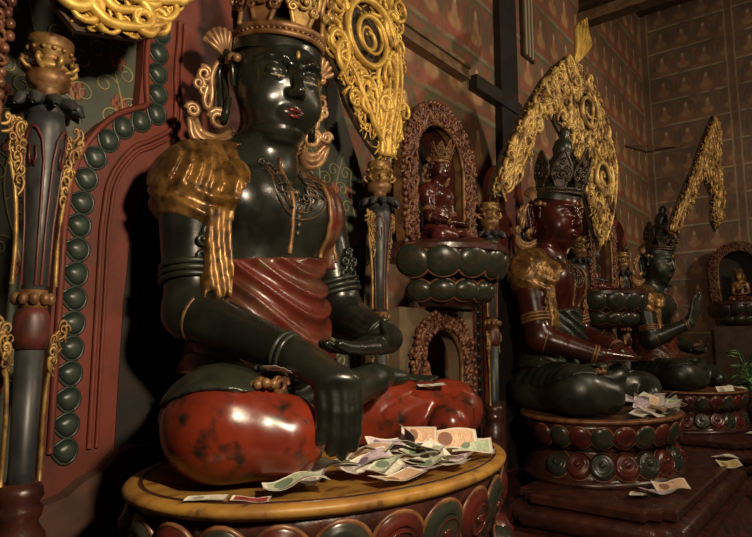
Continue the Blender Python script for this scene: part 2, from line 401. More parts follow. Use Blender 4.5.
# ------------------------------------------------------------------ the seated statues
def axis(lo, hi, h, fine=()):
    """grid coordinates with finer steps in some ranges"""
    out = [lo]; 
    while out[-1] < hi:
        st = h
        for a, b, k in fine:
            if a <= out[-1] <= b: st = min(st, h*k)
        out.append(out[-1]+st)
    return out
def rx(a): c, s = math.cos(a), math.sin(a); return np.array([[1, 0, 0], [0, c, -s], [0, s, c]])
def rz_(a): c, s = math.cos(a), math.sin(a); return np.array([[c, -s, 0], [s, c, 0], [0, 0, 1]])
HP = np.array([0, -.06, 1.44])           # neck pivot
HR = rz_(math.radians(-17))@rx(math.radians(12))   # head bows a little (front is -y)
def hd(p): return HP+HR@(np.asarray(p, float)-HP)-np.array([0, 0, .025])
def finger(B, base, d, curl_axis, L, r, bend):
    p = np.asarray(base, float); d = np.asarray(d, float); d /= np.linalg.norm(d); ax = np.asarray(curl_axis, float); pts = [p]
    for k, f in enumerate((.45, .32, .23)):
        p = p+d*L*f; pts.append(p)
        a = bend[min(k, len(bend)-1)]; d = d*math.cos(a)+np.cross(ax, d)*math.sin(a)+ax*(ax@d)*(1-math.cos(a))
    for k in range(3): B.cone(pts[k], pts[k+1], r*(1-.1*k), r*(.92-.12*k), .006)
    return pts
def statue(name, label, loc, scale, h, pose, mats, detail=True):
    root = thing(name, label, 'statue', loc, 0, scale)
    fx = ((-.22, .24, .72),) if detail else (); fz = ((1.36, 1.9, .75), (.02, .5, .85)) if detail else ()
    B = Field(axis(-.82, .82, h, fx), axis(-1.0, .34, h, ((-.34, -.14, .75),) if detail else ()), axis(-.02, 1.98, h, fz))
    # trunk
    B.ell((0, -.04, .22), (.38, .28, .26), .05); B.ell((0, -.03, .55), (.30, .235, .36), .08)
    B.ell((0, -.005, .96), (.355, .235, .30), .08); B.cone((-.33, .02, 1.13), (.33, .02, 1.13), .135, .135, .10)
    for sx in (-1, 1):
        B.ell((.155*sx, -.165, 1.04), (.18, .10, .15), .05)
        B.ell((.37*sx, .01, 1.085), (.115, .14, .15), .06)
        B.cone((.06*sx, .0, 1.32), (.32*sx, .02, 1.18), .07, .09, .07)
    B.cone((0, .0, 1.25), (0, -.07, 1.47), .165, .125, .05)
    for z in (1.335, 1.375): B.ell((0, -.045, z), (.142, .138, .014), .012)
    # head
    B.ell(hd((0, -.05, 1.69)), (.195, .215, .23), .03, HR); B.ell(hd((0, -.115, 1.575)), (.178, .165, .20), .05, HR)
    B.ell(hd((0, -.20, 1.435)), (.075, .06, .055), .05)
    for sx in (-1, 1):
        B.ell(hd((.095*sx, -.185, 1.545)), (.075, .07, .075), .05)                    # cheek
        B.chain([hd(p) for p in ((.022*sx, -.268, 1.700), (.065*sx, -.265, 1.722), (.115*sx, -.235, 1.722), (.155*sx, -.185, 1.70))], (.012, .013, .012, .009), .02)
        B.ell(hd((.076*sx, -.262, 1.672)), (.052, .025, .026), .012, cut=True)         # eye socket
        B.ell(hd((.077*sx, -.228, 1.662)), (.052, .036, .030), .010)                  # lowered lid
        B.chain([hd(p) for p in ((.032*sx, -.262, 1.640), (.077*sx, -.266, 1.634), (.120*sx, -.235, 1.640))], (.006, .008, .005), .008)
        B.ell(hd((.024*sx, -.292, 1.574)), (.021, .024, .017), .014)                  # nostril wing
    B.chain([hd(p) for p in ((0, -.264, 1.712), (0, -.285, 1.655), (0, -.318, 1.588))], (.018, .019, .026), .018)
    B.ell(hd((0, -.258, 1.495)), (.060, .030, .028), .025)
    # arms and hands
    for sd, A in pose.items():
        sh, el, wr = A['arm']
        B.cone(sh, el, .128, .098, .05); B.cone(el, wr, .108, .068, .04); B.ell(el, (.098, .098, .098), .03)
        kn = np.asarray(A['knuckle'], float); ac = np.asarray(A['across'], float); ac /= np.linalg.norm(ac); wr = np.asarray(wr, float)
        W = A.get('w', .082)
        nn_ = np.cross(ac, kn-wr); nn_ /= np.linalg.norm(nn_); nn_ *= np.sign(nn_[2]+1e-6) if sd == 'R' else 0
        for q in (-.9, -.3, .3, .9): B.cone(wr+ac*q*W*.5, kn+ac*q*W*.95+nn_*.012*(1-q*q), .044, .030, .03)
        for q, Lf in ((-1.0, .215), (-.34, .245), (.32, .23), (.98, .185)):
            finger(B, kn+ac*q*W+nn_*.012*(1-q*q), A['dir'], A['curl'], Lf, .027, A['bend'])
        tb = wr+(kn-wr)*.35-ac*W*.9; td = np.asarray(A['thumb'], float)
        B.cone(wr-ac*W*.3, tb, .036, .032, .02); finger(B, tb, td, A['curl'], .15, .027, (.15, .2))
    for m_ in pose['R'].get('extra', ()): B.cone(*m_)
    B.F = np.maximum(B.F, .006-B.z[None, None, :]); body = B.F.copy()
    sdf_obj('body', body, B, mats['body'], root, 2)
    X = B.x[:, None, None]; Y = B.y[None, :, None]; Z = B.z[None, None, :]
    arms_free = Y < -.30
    # ---- cloth over the legs: crossed legs in one swelling red mass with raised hem folds
    Lg = Field(axis(-.78, 1.0, h*1.05), axis(-1.0, .36, h*1.05), axis(-.02, .56, h*1.05))
    KR, KL = (-.485, -.40, .18), (.77, -.50, .13)
    Lg.cone((-.17, -.02, .18), KR, .20, .175, .05); Lg.ell((-.485, -.40, .175), (.175, .20, .175), .05)
    Lg.cone((.16, -.10, .15), KL, .19, .14, .05); Lg.ell(KL, (.17, .17, .135), .05)
    Lg.ell((0, .02, .14), (.42, .30, .20), .06)
    Lg.chain([(-.48, -.44, .165), (-.34, -.56, .14)], (.165, .14), .03)
    Lg.chain([(.76, -.52, .12), (.60, -.62, .09)], (.135, .09), .03)
    X2 = Lg.x[:, None, None]; Y2 = Lg.y[None, :, None]; Z2 = Lg.z[None, None, :]
    d2 = np.sqrt((X2-.62)**2+((Y2+.55)*1.0)**2+((Z2-.05)*1.6)**2)
    fold = .007*np.clip(np.sin(d2*62)-.35, 0, 1)*(X2 > -.05)
    d3 = np.sqrt((X2+.50)**2+((Y2+.40))**2+((Z2-.1)*1.4)**2)
    fold = fold+.004*np.clip(np.sin(d3*48)-.6, 0, 1)*(X2 < -.1)
    FL = np.maximum(Lg.F-fold, .004-Z2)
    sdf_obj('leg_robe', FL, Lg, mats['legs'], root, 2)
    up = np.maximum(Lg.F-.013-.006*np.sin((X2*1.2+Y2)*40)*(Z2 > .2), -(Z2-.262-.10*np.clip((Y2+.40)/-.3, -.6, 1)+.02*np.sin(X2*22)))
    up = np.maximum(up, -(Y2+.62))
    sdf_obj('upper_skirt', up, Lg, mats['skirt'], root, 2)
    # feet: soles up on the opposite thighs, shin of the upper leg
    fo = Field(axis(-.52, .66, h), axis(-.98, -.26, h), axis(-.02, .46, h))
    fo.chain([(-.34, -.46, .20), (-.05, -.54, .26), (.20, -.50, .30), (.34, -.44, .305)], (.10, .082, .066, .055), .03)
    fo.ell((-.24, -.50, .345), (.12, .06, .05), .03, rz_(.5))
    for q in range(5): fo.ell((-.325-.006*q, -.525+.026*q-.01, .365), (.03, .016, .017), .006)
    fo.ell((.44, -.38, .295), (.12, .06, .045), .03, rz_(-.5))
    sdf_obj('foot', fo.F, fo, mats['skirt'], root, 1)
    if detail:
        m = MB(); kx, ky, kz = -.44, -.545, .325
        for k in range(9):
            a = k*.75; m.ball((kx+.012*k*math.cos(a)*.55, ky+.012*k*math.sin(a)*.5-.004, kz+.006*math.sin(a*1.7)-.004*k*.3), .017, 8, 6)
        m.tube([(x, ky-.02, z) for x, z in spiral((kx+.07, kz-.012), .035, 0, 1.6, 1, .3, 18)], .010, 6); m.build('knee_ornament', 'bronze', root)
    # ---- belly wrap with hanging U folds
    cy = (Z-.84)+.10*(X*1.0-.02)-.0
    sag = Z-2.0*(X-.07)**2
    fo_ = .5+.5*np.sin(sag*60+1.0*np.sin(X*7)+1.1*np.sin(Z*9))
    t = .008+.026*fo_**1.9*np.clip((.86-Z)/.05, 0, 1)
    trunk = Field(B.x, B.y, B.z)
    trunk.ell((0, -.04, .26), (.37, .28, .26), .05); trunk.ell((0, -.03, .55), (.31, .245, .38), .08); trunk.ell((0, -.005, .96), (.355, .235, .30), .08)
    reg = np.maximum(Z-(.815+.10*X), .33-Z)
    sdf_obj('belly_wrap', np.maximum(trunk.F-t, reg), B, mats['belly'], root, 1)
    # ---- gilt shawl over the right shoulder
    xr = (X+.16)/(.30+.55*np.clip(1.36-Z, 0, 1)); f1 = .5+.5*np.sin(xr*70+1.3*np.sin(Z*6))
    ucur = Z-2.6*(X+.33)**2*np.where(X > -.33, 1.5, .8)
    f2 = .5+.5*np.sin(ucur*78+X*6)
    wz = np.clip((1.10-Z)/.10, 0, 1)*np.clip((-.24-X)/.1, 0, 1)
    t = .006+.023*(f1**1.3*(1-wz)*np.clip((1.26-Z)/.06, .5, 1)+f2**1.8*wz)
    low = np.where(X < -.34, .885+.42*(-.34-X), .885+.10*(X+.34))
    xb = np.interp(B.z, [.88, 1.01, 1.16, 1.28, 1.40], [-.30, -.30, -.245, -.20, -.10])[None, None, :]
    reg = np.maximum(np.maximum(X-xb, (low-Z)*.9), np.maximum(Z-1.31, .165-np.sqrt(X**2+(Y+.03)**2)))
    FS = np.maximum(body-t, reg)
    tail = np.maximum(np.abs(X+.355+.05*(.9-Z))-.048-.05*np.clip(.92-Z, 0, .3), np.maximum(.63+.018*np.sin(X*90)-Z, Z-.98))
    tail = np.maximum(tail, np.abs(Y+.165+.012*np.sin(X*120+2*np.sin(Z*9))+.10*(.95-Z))-.026)
    FS = np.minimum(FS, np.where((Y < -.05), tail, 1))
    sdf_obj('shawl', FS, B, mats['robe'], root, 3)
    # strap over the other shoulder with a gathered fold
    xs_ = X-(.225+.12*np.clip(1.25-Z, -.2, .5)); f3 = .5+.5*np.sin(xs_*95)
    reg = np.maximum(np.abs(xs_)-.075, np.maximum(.80-Z, Z-1.24)); reg = np.maximum(reg, Y-.12)
    sdf_obj('shoulder_strap', np.maximum(body-.010-.010*f3, reg), B, mats['belly'], root, 3)
    m = MB()
    for dx in (-.078, .078):
        zs = np.linspace(.84, 1.235, 16); m.tube([(x, B.front(x, z, -.1)-.014, z) for z in zs for x in (.225+.12*min(.5, max(-.2, 1.25-z))+dx,)], .011, 6)
    m.build('strap_hem', mats['trim'], root)
    # ---- ornaments on the chest
    if detail:
        m = MB()
        def onchest(p2, r, lift=.004): m.tube([(x, B.front(x, z)-lift, z) for x, z in p2], r, 6)
        bib = [(-.13, 1.27), (-.15, 1.18), (-.11, 1.06), (-.03, .98), (.05, .98), (.13, 1.06), (.17, 1.18), (.15, 1.27), (.09, 1.23), (.06, 1.15), (.01, 1.10), (-.04, 1.15), (-.08, 1.23)]
        curls(m, bib, .07, 12, lambda x, z: B.front(x, z)+.004, lambda x, z: 1.5+x*6, .0075, 12, 5)
        for off, rr in ((0, .006), (.03, .005)):
            onchest([(.01+(.105-off)*1.5*math.sin(a), 1.13+(.15-off)*math.cos(a)) for a in np.linspace(.75, 2*PI-.75, 26)], rr)
        for k in range(6):
            z = 1.10-.036*k; m.ball((.01, B.front(.01, z)-.004, z), (.012, .008, .016), 7, 5)
        m.build('necklace', mats['neck'], root)
        m = MB()
        zs = np.linspace(.83, 1.26, 12); m.tube([(-.03-.02*(z-1), B.front(-.03, z)-.006, z) for z in zs], .010, 6); m.build('chest_cord', 'bronze', root)
    # armlets and bracelets
    def ringat(a, b, t, r, rr, nm, mt, n=2, orn=False):
        a = np.asarray(a, float); b = np.asarray(b, float); d = (b-a)/np.linalg.norm(b-a); u = np.cross(d, [0, 1, .2]); u /= np.linalg.norm(u); v = np.cross(d, u); m = MB()
        for k in range(n):
            c = a+(b-a)*(t+.05*k)
            m.tube([c+r*(math.cos(q)*u+math.sin(q)*v) for q in np.arange(22)*2*PI/22], rr, 6, closed=True)
        if orn:
            c = a+(b-a)*(t-.13)-np.array([.0, r+.005, 0])
            for k, (dx, dz) in enumerate(((0, 0), (.0, .07), (-.03, .035), (.03, .035), (0, -.055), (-.03, -.03), (.03, -.03))):
                m.tube([(c[0]+dx+.5*(x-c[0]), c[1], c[2]+dz+.5*(z-c[2])) for x, z in spiral((c[0], c[2]), .055, k*.9, 1.4, 1 if k % 2 else -1, .25, 14)], .010, 6)
        m.build(nm, mt, root)
    for sd in 'RL':
        sh, el, wr = pose[sd]['arm']
        ringat(sh, el, .66, .112, .013, 'armlet', mats['band'], 3, detail)
        ringat(el, wr, .06, .100, .010, 'forearm_hem', mats['trim'], 2)
        ringat(el, wr, .90, .070, .010, 'bracelet', mats['band'], 2)
    # ---- face: lips, eye slits, brow mark
    m = MB()
    m.tube([hd(p) for p in ((-.052, -.255, 1.503), (-.025, -.285, 1.507), (-.008, -.290, 1.511), (0, -.289, 1.506), (.008, -.290, 1.511), (.025, -.285, 1.507), (.052, -.255, 1.503))], [.004, .009, .010, .009, .010, .009, .004], 7)
    m.tube([hd(p) for p in ((-.042, -.258, 1.492), (-.02, -.284, 1.486), (0, -.289, 1.483), (.02, -.284, 1.486), (.042, -.258, 1.492))], [.004, .010, .012, .010, .004], 7)
    m.build('lips', 'lips', root)
    for sx in (-1, 1):
        m = MB()
        m.tube([hd(p) for p in ((.034*sx, -.2655, 1.644), (.06*sx, -.270, 1.641), (.077*sx, -.2695, 1.6405), (.095*sx, -.262, 1.642), (.118*sx, -.240, 1.646))], [.002, .0045, .005, .004, .002], 6)
        m.build('eye_slit', 'eyes', root)
    m = MB(); m.ball(hd((0, -.268, 1.745)), (.010, .010, .020)); m.build('brow_mark', 'oldgold', root)
    # ears with long lobes
    for sx in (-1, 1):
        m = MB()
        m.tube([hd((sx*(.197+a), b, c)) for a, b, c in ((.0, -.06, 1.60), (.016, -.075, 1.66), (.022, -.06, 1.72), (.03, -.02, 1.745), (.035, .03, 1.72), (.035, .045, 1.66), (.03, .02, 1.58), (.024, -.005, 1.50), (.02, -.015, 1.45), (.02, -.04, 1.44), (.015, -.05, 1.48), (.008, -.045, 1.55))],
               [.012, .014, .015, .016, .017, .018, .019, .02, .019, .018, .016, .012], 7)
        m.tube([hd((sx*(.20+a), b, c)) for a, b, c in ((0, -.04, 1.69), (.014, -.005, 1.69), (.018, .01, 1.65), (.012, -.01, 1.60), (.008, -.025, 1.52))], .013, 6)
        m.build('ear', mats['body'], root)
    # ---- hair and crown
    m = MB(); 
    tall = mats.get('tall', 0)
    prof = ([(.002, 2.40), (.03, 2.385), (.05, 2.34), (.035, 2.30), (.07, 2.27), (.085, 2.2), (.07, 2.15), (.10, 2.10), (.11, 2.0)] if tall else [(.002, 2.06), (.05, 2.05), (.08, 2.0), (.085, 1.955), (.10, 1.93)])+[(.15, 1.90), (.19, 1.86), (.205, 1.80), (.206, 1.76)]
    m.lathe(prof, 26, (0, -.04)); v = np.vstack(m.V); m.V = [np.array([hd(q) for q in v])]
    m.build('hair', mats['hair'], root)
    cr = MB()
    def ring(z, r, dz=0): r *= .96; return [hd((r*.97*math.sin(a), -.05-r*1.06*math.cos(a), z+dz*math.cos(a))) for a in np.linspace(-2.2, 2.2, 34)]
    cr.tube(ring(1.815, .205, .015), .013, 7); cr.tube(ring(1.845, .207, .015), .016, 7)
    rnd = random.Random(5)
    for q in np.linspace(-2.1, 2.1, 34):
        cr.ball(hd((.201*.97*math.sin(q), -.05-.201*1.06*math.cos(q), 1.829+.015*math.cos(q))), .009, 6, 4)
    crown = cr.build('crown', mats['crown'], root)
    for k, q in enumerate((-1.7, -.85, 0, .85, 1.7)):
        m = MB(); hh = .34 if k == 2 else .29
        def pt(u, v, d=0):
            r = .204+.03*v/hh+d; a = q+u/.205
            return hd((r*.97*math.sin(a), -.05-r*1.06*math.cos(a), 1.865+v))
        out = [(-.035, 0), (-.055, .06), (-.075, .10), (-.065, .17), (-.04, .22), (0, hh), (.04, .22), (.065, .17), (.075, .10), (.055, .06), (.035, 0)]
        fr = smooth_path([(u, v, 0) for u, v in out], 4)
        m.tube([pt(u, v) for u, v, _ in fr], .012, 6)
        nn = len(fr); b = [pt(u*.9, v*.95, -.012) for u, v, _ in fr]; b2 = [pt(u*.9, v*.95, -.004) for u, v, _ in fr]
        m.add(b+b2, [tuple(range(nn-1, -1, -1)), tuple(range(nn, 2*nn))])
        for (cu, cv, R, t0, hs) in ((0, .10, .045, 0, 1), (-.045, .15, .028, 1, -1), (.045, .15, .028, 2, 1), (0, .205, .026, 1, 1), (-.05, .07, .022, 0, 1), (.05, .07, .022, 0, -1)):
            m.tube([pt(u, v, .008) for u, v in spiral((cu, cv), R, t0, 1.6, hs, .25, 14)], .009, 5)
        m.ball(pt(0, .10, .016), (.018, .012, .02))
        m.build('crown_leaf', mats['leafr'] if k < 2 else mats['leaf'], crown)
    # fan, ribbon loops and scrolled ring beside each ear
    for sx in (-1, 1):
        m = MB(); P = lambda a, b, c: hd((sx*a, b, c))
        for k in range(8):                                                          # pleated fan
            a = -1.0+k*.30; m.tube([P(.205, -.01, 1.72), P(.235+.04*math.sin(a), .00, 1.735+.05*math.cos(a)), P(.245+.085*math.sin(a), .02, 1.735+.115*math.cos(a))], [.008, .012, .015], 6)
        m.ball(P(.212, -.06, 1.715), .026); m.ball(P(.208, -.105, 1.71), .020); m.ball(P(.215, -.03, 1.72), .022)
        m.build('ear_fan', mats['ear'], root)
        m = MB()
        m.tube(smooth_path([P(.22, .03, 1.70), P(.245, .04, 1.70), P(.262, .05, 1.64), P(.25, .055, 1.56), P(.262, .05, 1.50), P(.285, .05, 1.53), P(.275, .05, 1.60)], 5), .015, 7)
        for c, R in (((.295, 1.645), .036), ((.315, 1.60), .028), ((.29, 1.575), .026)): m.tube([P(x, .05, z) for x, z in spiral(c, R, 1, 1.6, 1, .3, 16)], .011, 6)
        m.build('ear_ribbon', mats['ear'], root)
        m = MB()
        for k, rr in enumerate((.0, .028, .054)):
            m.tube(smooth_path([P(.345-.3*rr, .03-.2*rr, 1.44), P(.33-.6*rr, .03, 1.37+.5*rr), P(.285-.25*rr, .02, 1.325+rr), P(.22, .0, 1.32+rr), P(.165+.1*rr, -.04, 1.37+.8*rr)], 6), .016, 7)
        m.tube([P(x, -.02, z) for x, z in spiral((.235, 1.45), .045, 0, 1.8, 1, .3, 20)], .014, 6)
        m.tube([P(x, .03, z) for x, z in spiral((.335, 1.475), .030, 0, 1.6, 1, .3, 16)], .013, 6)
        m.build('ear_ring', mats['ear'], root)
    return root, B
POSE1 = {
 'R': dict(arm=((-.37, .01, 1.08), (-.40, -.09, .57), (-.285, -.54, .405)), knuckle=(-.275, -.735, .325), across=(-.62, .60, -.05), dir=(.02, -.10, -1), curl=(.75, .65, 0), bend=(.10, .14, .12), thumb=(.35, -.20, -.85), w=.055),
 'L': dict(arm=((.385, .01, 1.08), (.46, -.10, .58), (.33, -.47, .47)), knuckle=(.13, -.52, .435), across=(.25, .95, 0), dir=(-1, .05, -.05), curl=(0, .9, .1), bend=(.12, .25, .2), thumb=(-.75, -.35, .45), w=.075),
}
POSE2 = {
 'R': dict(arm=((-.37, .01, 1.08), (-.42, -.10, .57), (-.25, -.50, .43)), knuckle=(-.06, -.60, .41), across=(.25, -.95, 0), dir=(1, -.08, -.05), curl=(0, -.9, .1), bend=(.10, .2, .2), thumb=(.6, .5, .45), w=.075),
 'L': dict(arm=((.385, .01, 1.08), (.46, -.10, .58), (.33, -.47, .47)), knuckle=(.13, -.55, .46), across=(.25, .95, 0), dir=(-1, .05, -.05), curl=(0, .9, .1), bend=(.12, .25, .2), thumb=(-.75, -.35, .45), w=.075),
}
POSE3 = {
 'R': dict(arm=((-.37, .01, 1.08), (-.42, -.08, .60), (-.22, -.48, .80)), knuckle=(-.17, -.55, .95), across=(-.9, .35, 0), dir=(.05, -.1, 1), curl=(1, .2, 0), bend=(.15, .25, .25), thumb=(.6, -.3, .6), w=.075),
 'L': dict(arm=((.385, .01, 1.08), (.46, -.10, .58), (.33, -.47, .47)), knuckle=(.13, -.52, .46), across=(.25, .95, 0), dir=(-1, .05, -.05), curl=(0, .9, .1), bend=(.12, .25, .2), thumb=(-.75, -.35, .45), w=.075),
}
MAT1 = dict(body='lacquer', legs='redleg', skirt='dusty', belly='belly', robe='robe', trim='bronze', neck='relief', band='dusty', hair='lacquer', crown='bronze', leaf='oldgold', leafr='bronze', ear='earring')
MAT2 = dict(tall=1, body='maroon', legs='dusty', skirt='dusty', belly='dusty', robe='robe', trim='bronze', neck='relief', band='bronze', hair='dusty', crown='relief', leaf='relief', leafr='relief', ear='earring')
MAT3 = dict(tall=1, body='dusty', legs='dusty', skirt='dusty', belly='belly', robe='robe', trim='bronze', neck='relief', band='bronze', hair='dusty', crown='relief', leaf='relief', leafr='relief', ear='earring')
AX1, AX2, AX3, BY = 1.755, 4.95, 8.2, 2.1

# ------------------------------------------------------------------ the hall
def slab(name, lo, hi, m):
    b = MB(); b.box(lo, hi); return struct(b.build(name, m, smooth=False))
WY, WX = 2.98, 11.9
slab('floor', (-3, -6, -.1), (WX+.2, WY+.2, 0), 'floor')
slab('wall_back', (-3, WY, 0), (WX+.2, WY+.2, 7.9), 'mural_back')
slab('wall_right', (WX, -6, 0), (WX+.2, WY, 7.9), 'mural_right')
slab('ceiling', (-3, -6, 7.9), (WX+.2, WY+.2, 8.0), 'wood')
b = MB(); b.box((8.55, -6, 6.42), (8.95, WY, 7.9)); struct(b.build('beam_ceiling', 'wood', smooth=False)); b = MB(); b.box((8.47, -6, 6.34), (8.58, WY, 6.44)); struct(b.build('trim_5', 'beam', smooth=False))
b = MB(); b.box((1.2, WY-.09, 4.17), (5.05, WY, 4.30)); b.box((1.2, WY-.12, 4.27), (5.05, WY, 4.31)); b.box((1.2, WY-.11, 4.16), (5.05, WY, 4.19)); struct(b.build('trim_1', 'beam', smooth=False))
b = MB(); b.box((-2, 1.96, 0), (WX, WY, .41)); struct(b.build('trim_3', 'plinth', smooth=False))
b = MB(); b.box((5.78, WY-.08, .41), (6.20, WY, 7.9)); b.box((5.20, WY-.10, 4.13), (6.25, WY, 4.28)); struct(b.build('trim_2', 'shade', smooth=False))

# ------------------------------------------------------------------ builders for the furniture of one bay
JEW = [(-.322, 2.03), (-.322, 1.93), (-.328, 1.83), (-.328, 1.73), (-.322, 1.632), (-.325, 1.535), (-.40, 1.478), (-.48, 1.425), (-.543, 1.35), (-.594, 1.262), (-.626, 1.164), (-.636, 1.062)]+[(-.643, .966-.0995*k) for k in range(10)]
def aureole(label, loc, scale, cfg):
    root = thing('aureole', label, 'aureole', loc, 0, scale)
    left = [(-.73, -.62)]+[(-.73, z) for z in (0, .4, .8)]+[(-.722, 1.08), (-.70, 1.20), (-.655, 1.32), (-.585, 1.42), (-.50, 1.50), (-.415, 1.55), (-.405, 1.7), (-.405, 2.0)]
    topc = [(.405*math.cos(a), 2.0+.42*math.sin(a)) for a in np.linspace(PI, 0, 13)]
    poly = left+topc+[(-x, z) for x, z in reversed(left)]
    m = MB(); m.prism_y(poly, .38, .44); m.build('red_panel', 'aured', root, smooth='auto')
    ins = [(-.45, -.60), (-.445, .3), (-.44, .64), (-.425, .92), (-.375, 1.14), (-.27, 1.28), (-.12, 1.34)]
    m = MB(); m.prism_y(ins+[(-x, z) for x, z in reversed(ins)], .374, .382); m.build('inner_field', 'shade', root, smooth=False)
    # raised ridges beside the jewels
    for nm, k, r in (('ridge', .088, .011), ('ridge', .118, .008), ('edge_moulding', -.062, .014)):
        for sx in (-1, 1):
            c = np.array(JEW[::-1]); t = np.gradient(c, axis=0); t /= np.linalg.norm(t, axis=1)[:, None]; nrm = np.stack([t[:, 1], -t[:, 0]], -1)
            q = c+nrm*k; q = smooth_path(q, 4); m = MB(); m.tube([(sx*x*-1 if 0 else sx*x, .372, z) for x, z in q], r, 6)
            m.build(nm, 'aured', root)
    # almond stones
    m = MB()
    th = np.linspace(0, 2*PI, 18, endpoint=False); rows = []
    for rho in (1, .97, .85, .6, .3):
        pk = 1+.42*np.exp(-((th-3.0)/.40)**2); x = .036*np.cos(th)*pk; z = .043*np.sin(th)*pk
        rows.append(np.stack([x*rho, np.full(18, -.030*math.sqrt(max(0, 1-rho**2.4))), z*rho], -1))
    P = np.stack(rows); m.grid(P, close_v=True); bb = m.n; m.F.append(tuple(range(bb-18, bb))); m.F.append(tuple(reversed(range(18))))
    m.tube([(1.12*x, -.002, 1.10*z) for x, z in zip(.036*np.cos(th)*pk, .043*np.sin(th)*pk)], .006, 5, closed=True)
    j0 = m.build('jewel', 'jewel', root, loc=(0, 0, 0)); pts = JEW+[(-x, z) for x, z in JEW]
    for i, (x, z) in enumerate(pts):
        j = j0 if i == 0 else j0.copy()
        if i: COL.objects.link(j); j.parent = root
        k = i % len(JEW); a, b_ = JEW[max(0, k-1)], JEW[min(len(JEW)-1, k+1)]
        ang = math.atan2(a[0]-b_[0], a[1]-b_[1])*(1 if i < len(JEW) else -1)
        j.location = (x, .378, z); j.rotation_euler = (0, ang*.8 if i < len(JEW) else PI+ang*.8, 0); j.scale = (1.05, 1, 1.02)
    # grey-green painted board behind, with scrolling flower vines
    o = [(1.15, -.62), (1.2, .3), (1.24, .8), (1.26, 1.3), (1.20, 1.62), (1.06, 1.90), (.90, 2.25), (.55, 2.75), (0, 3.0)]
    o = [(x, z) for x, z in smooth_path([(x, z, 0) for x, z in o], 4)[:, :2]]
    if cfg.get('vines', True): m = MB(); m.prism_y([(-x, z) for x, z in o]+[(x, z) for x, z in reversed(o[:-1])], .445, .49); vp = m.build('vine_board', 'panel', root, smooth='auto')
    if cfg.get('vines', True):
        m = MB(); fl = MB(); rnd = random.Random(3)
        for sx in (-1, 1):
            for x0, ph in ((.86, 0.), (1.0, 1.3), (1.15, .4), (.66, 2.2), (.50, .7)):
                zs = np.linspace(.1 if x0 > .8 else 1.45, 2.5 if x0 < .9 else 1.7, 60); xs = x0+.05*np.sin(zs*7+ph)-.12*np.clip(zs-1.75, 0, 1)
                m.tube([(sx*x, .445, z) for x, z in zip(xs, zs)], .0058, 4)
                for k in range(3, 58, 4):
                    h = 1 if k % 8 < 4 else -1
                    q = euler((xs[k], zs[k]), PI/2-h*.7, .24, -h*.3, -h*1.9, 14); m.tube([(sx*x, .4445, z) for x, z in q], .0052, 4)
                for k in range(6, 58, 11):
                    x, z = xs[k]+rnd.uniform(-.03, .03), zs[k]
                    for a in range(6): fl.ball((sx*(x+.028*math.cos(a*1.05)), .445, z+.028*math.sin(a*1.05)), (.016, .003, .02), 6, 4)
                    fl.ball((sx*x, .445, z), (.014, .005, .014), 6, 4)
        m.build('painted_vine', 'vine', vp); fl.build('painted_blossom', 'blossom', vp)
    m = MB(); rnd = random.Random(8)                                       # broken mud foot of the panel
    for sx in (-1, 1):
        e = [(sx*x, z) for x, z in ((.78, -.62), (.78, -.11), (.66, -.085), (.60, -.04), (.52, -.01), (.47, .045), (.40, .07), (.30, .06), (.30, -.62))]
        m = MB(); m.prism_y(e, .30, .379); m.build('mud_foot', 'earth', root, smooth=False)
    return root

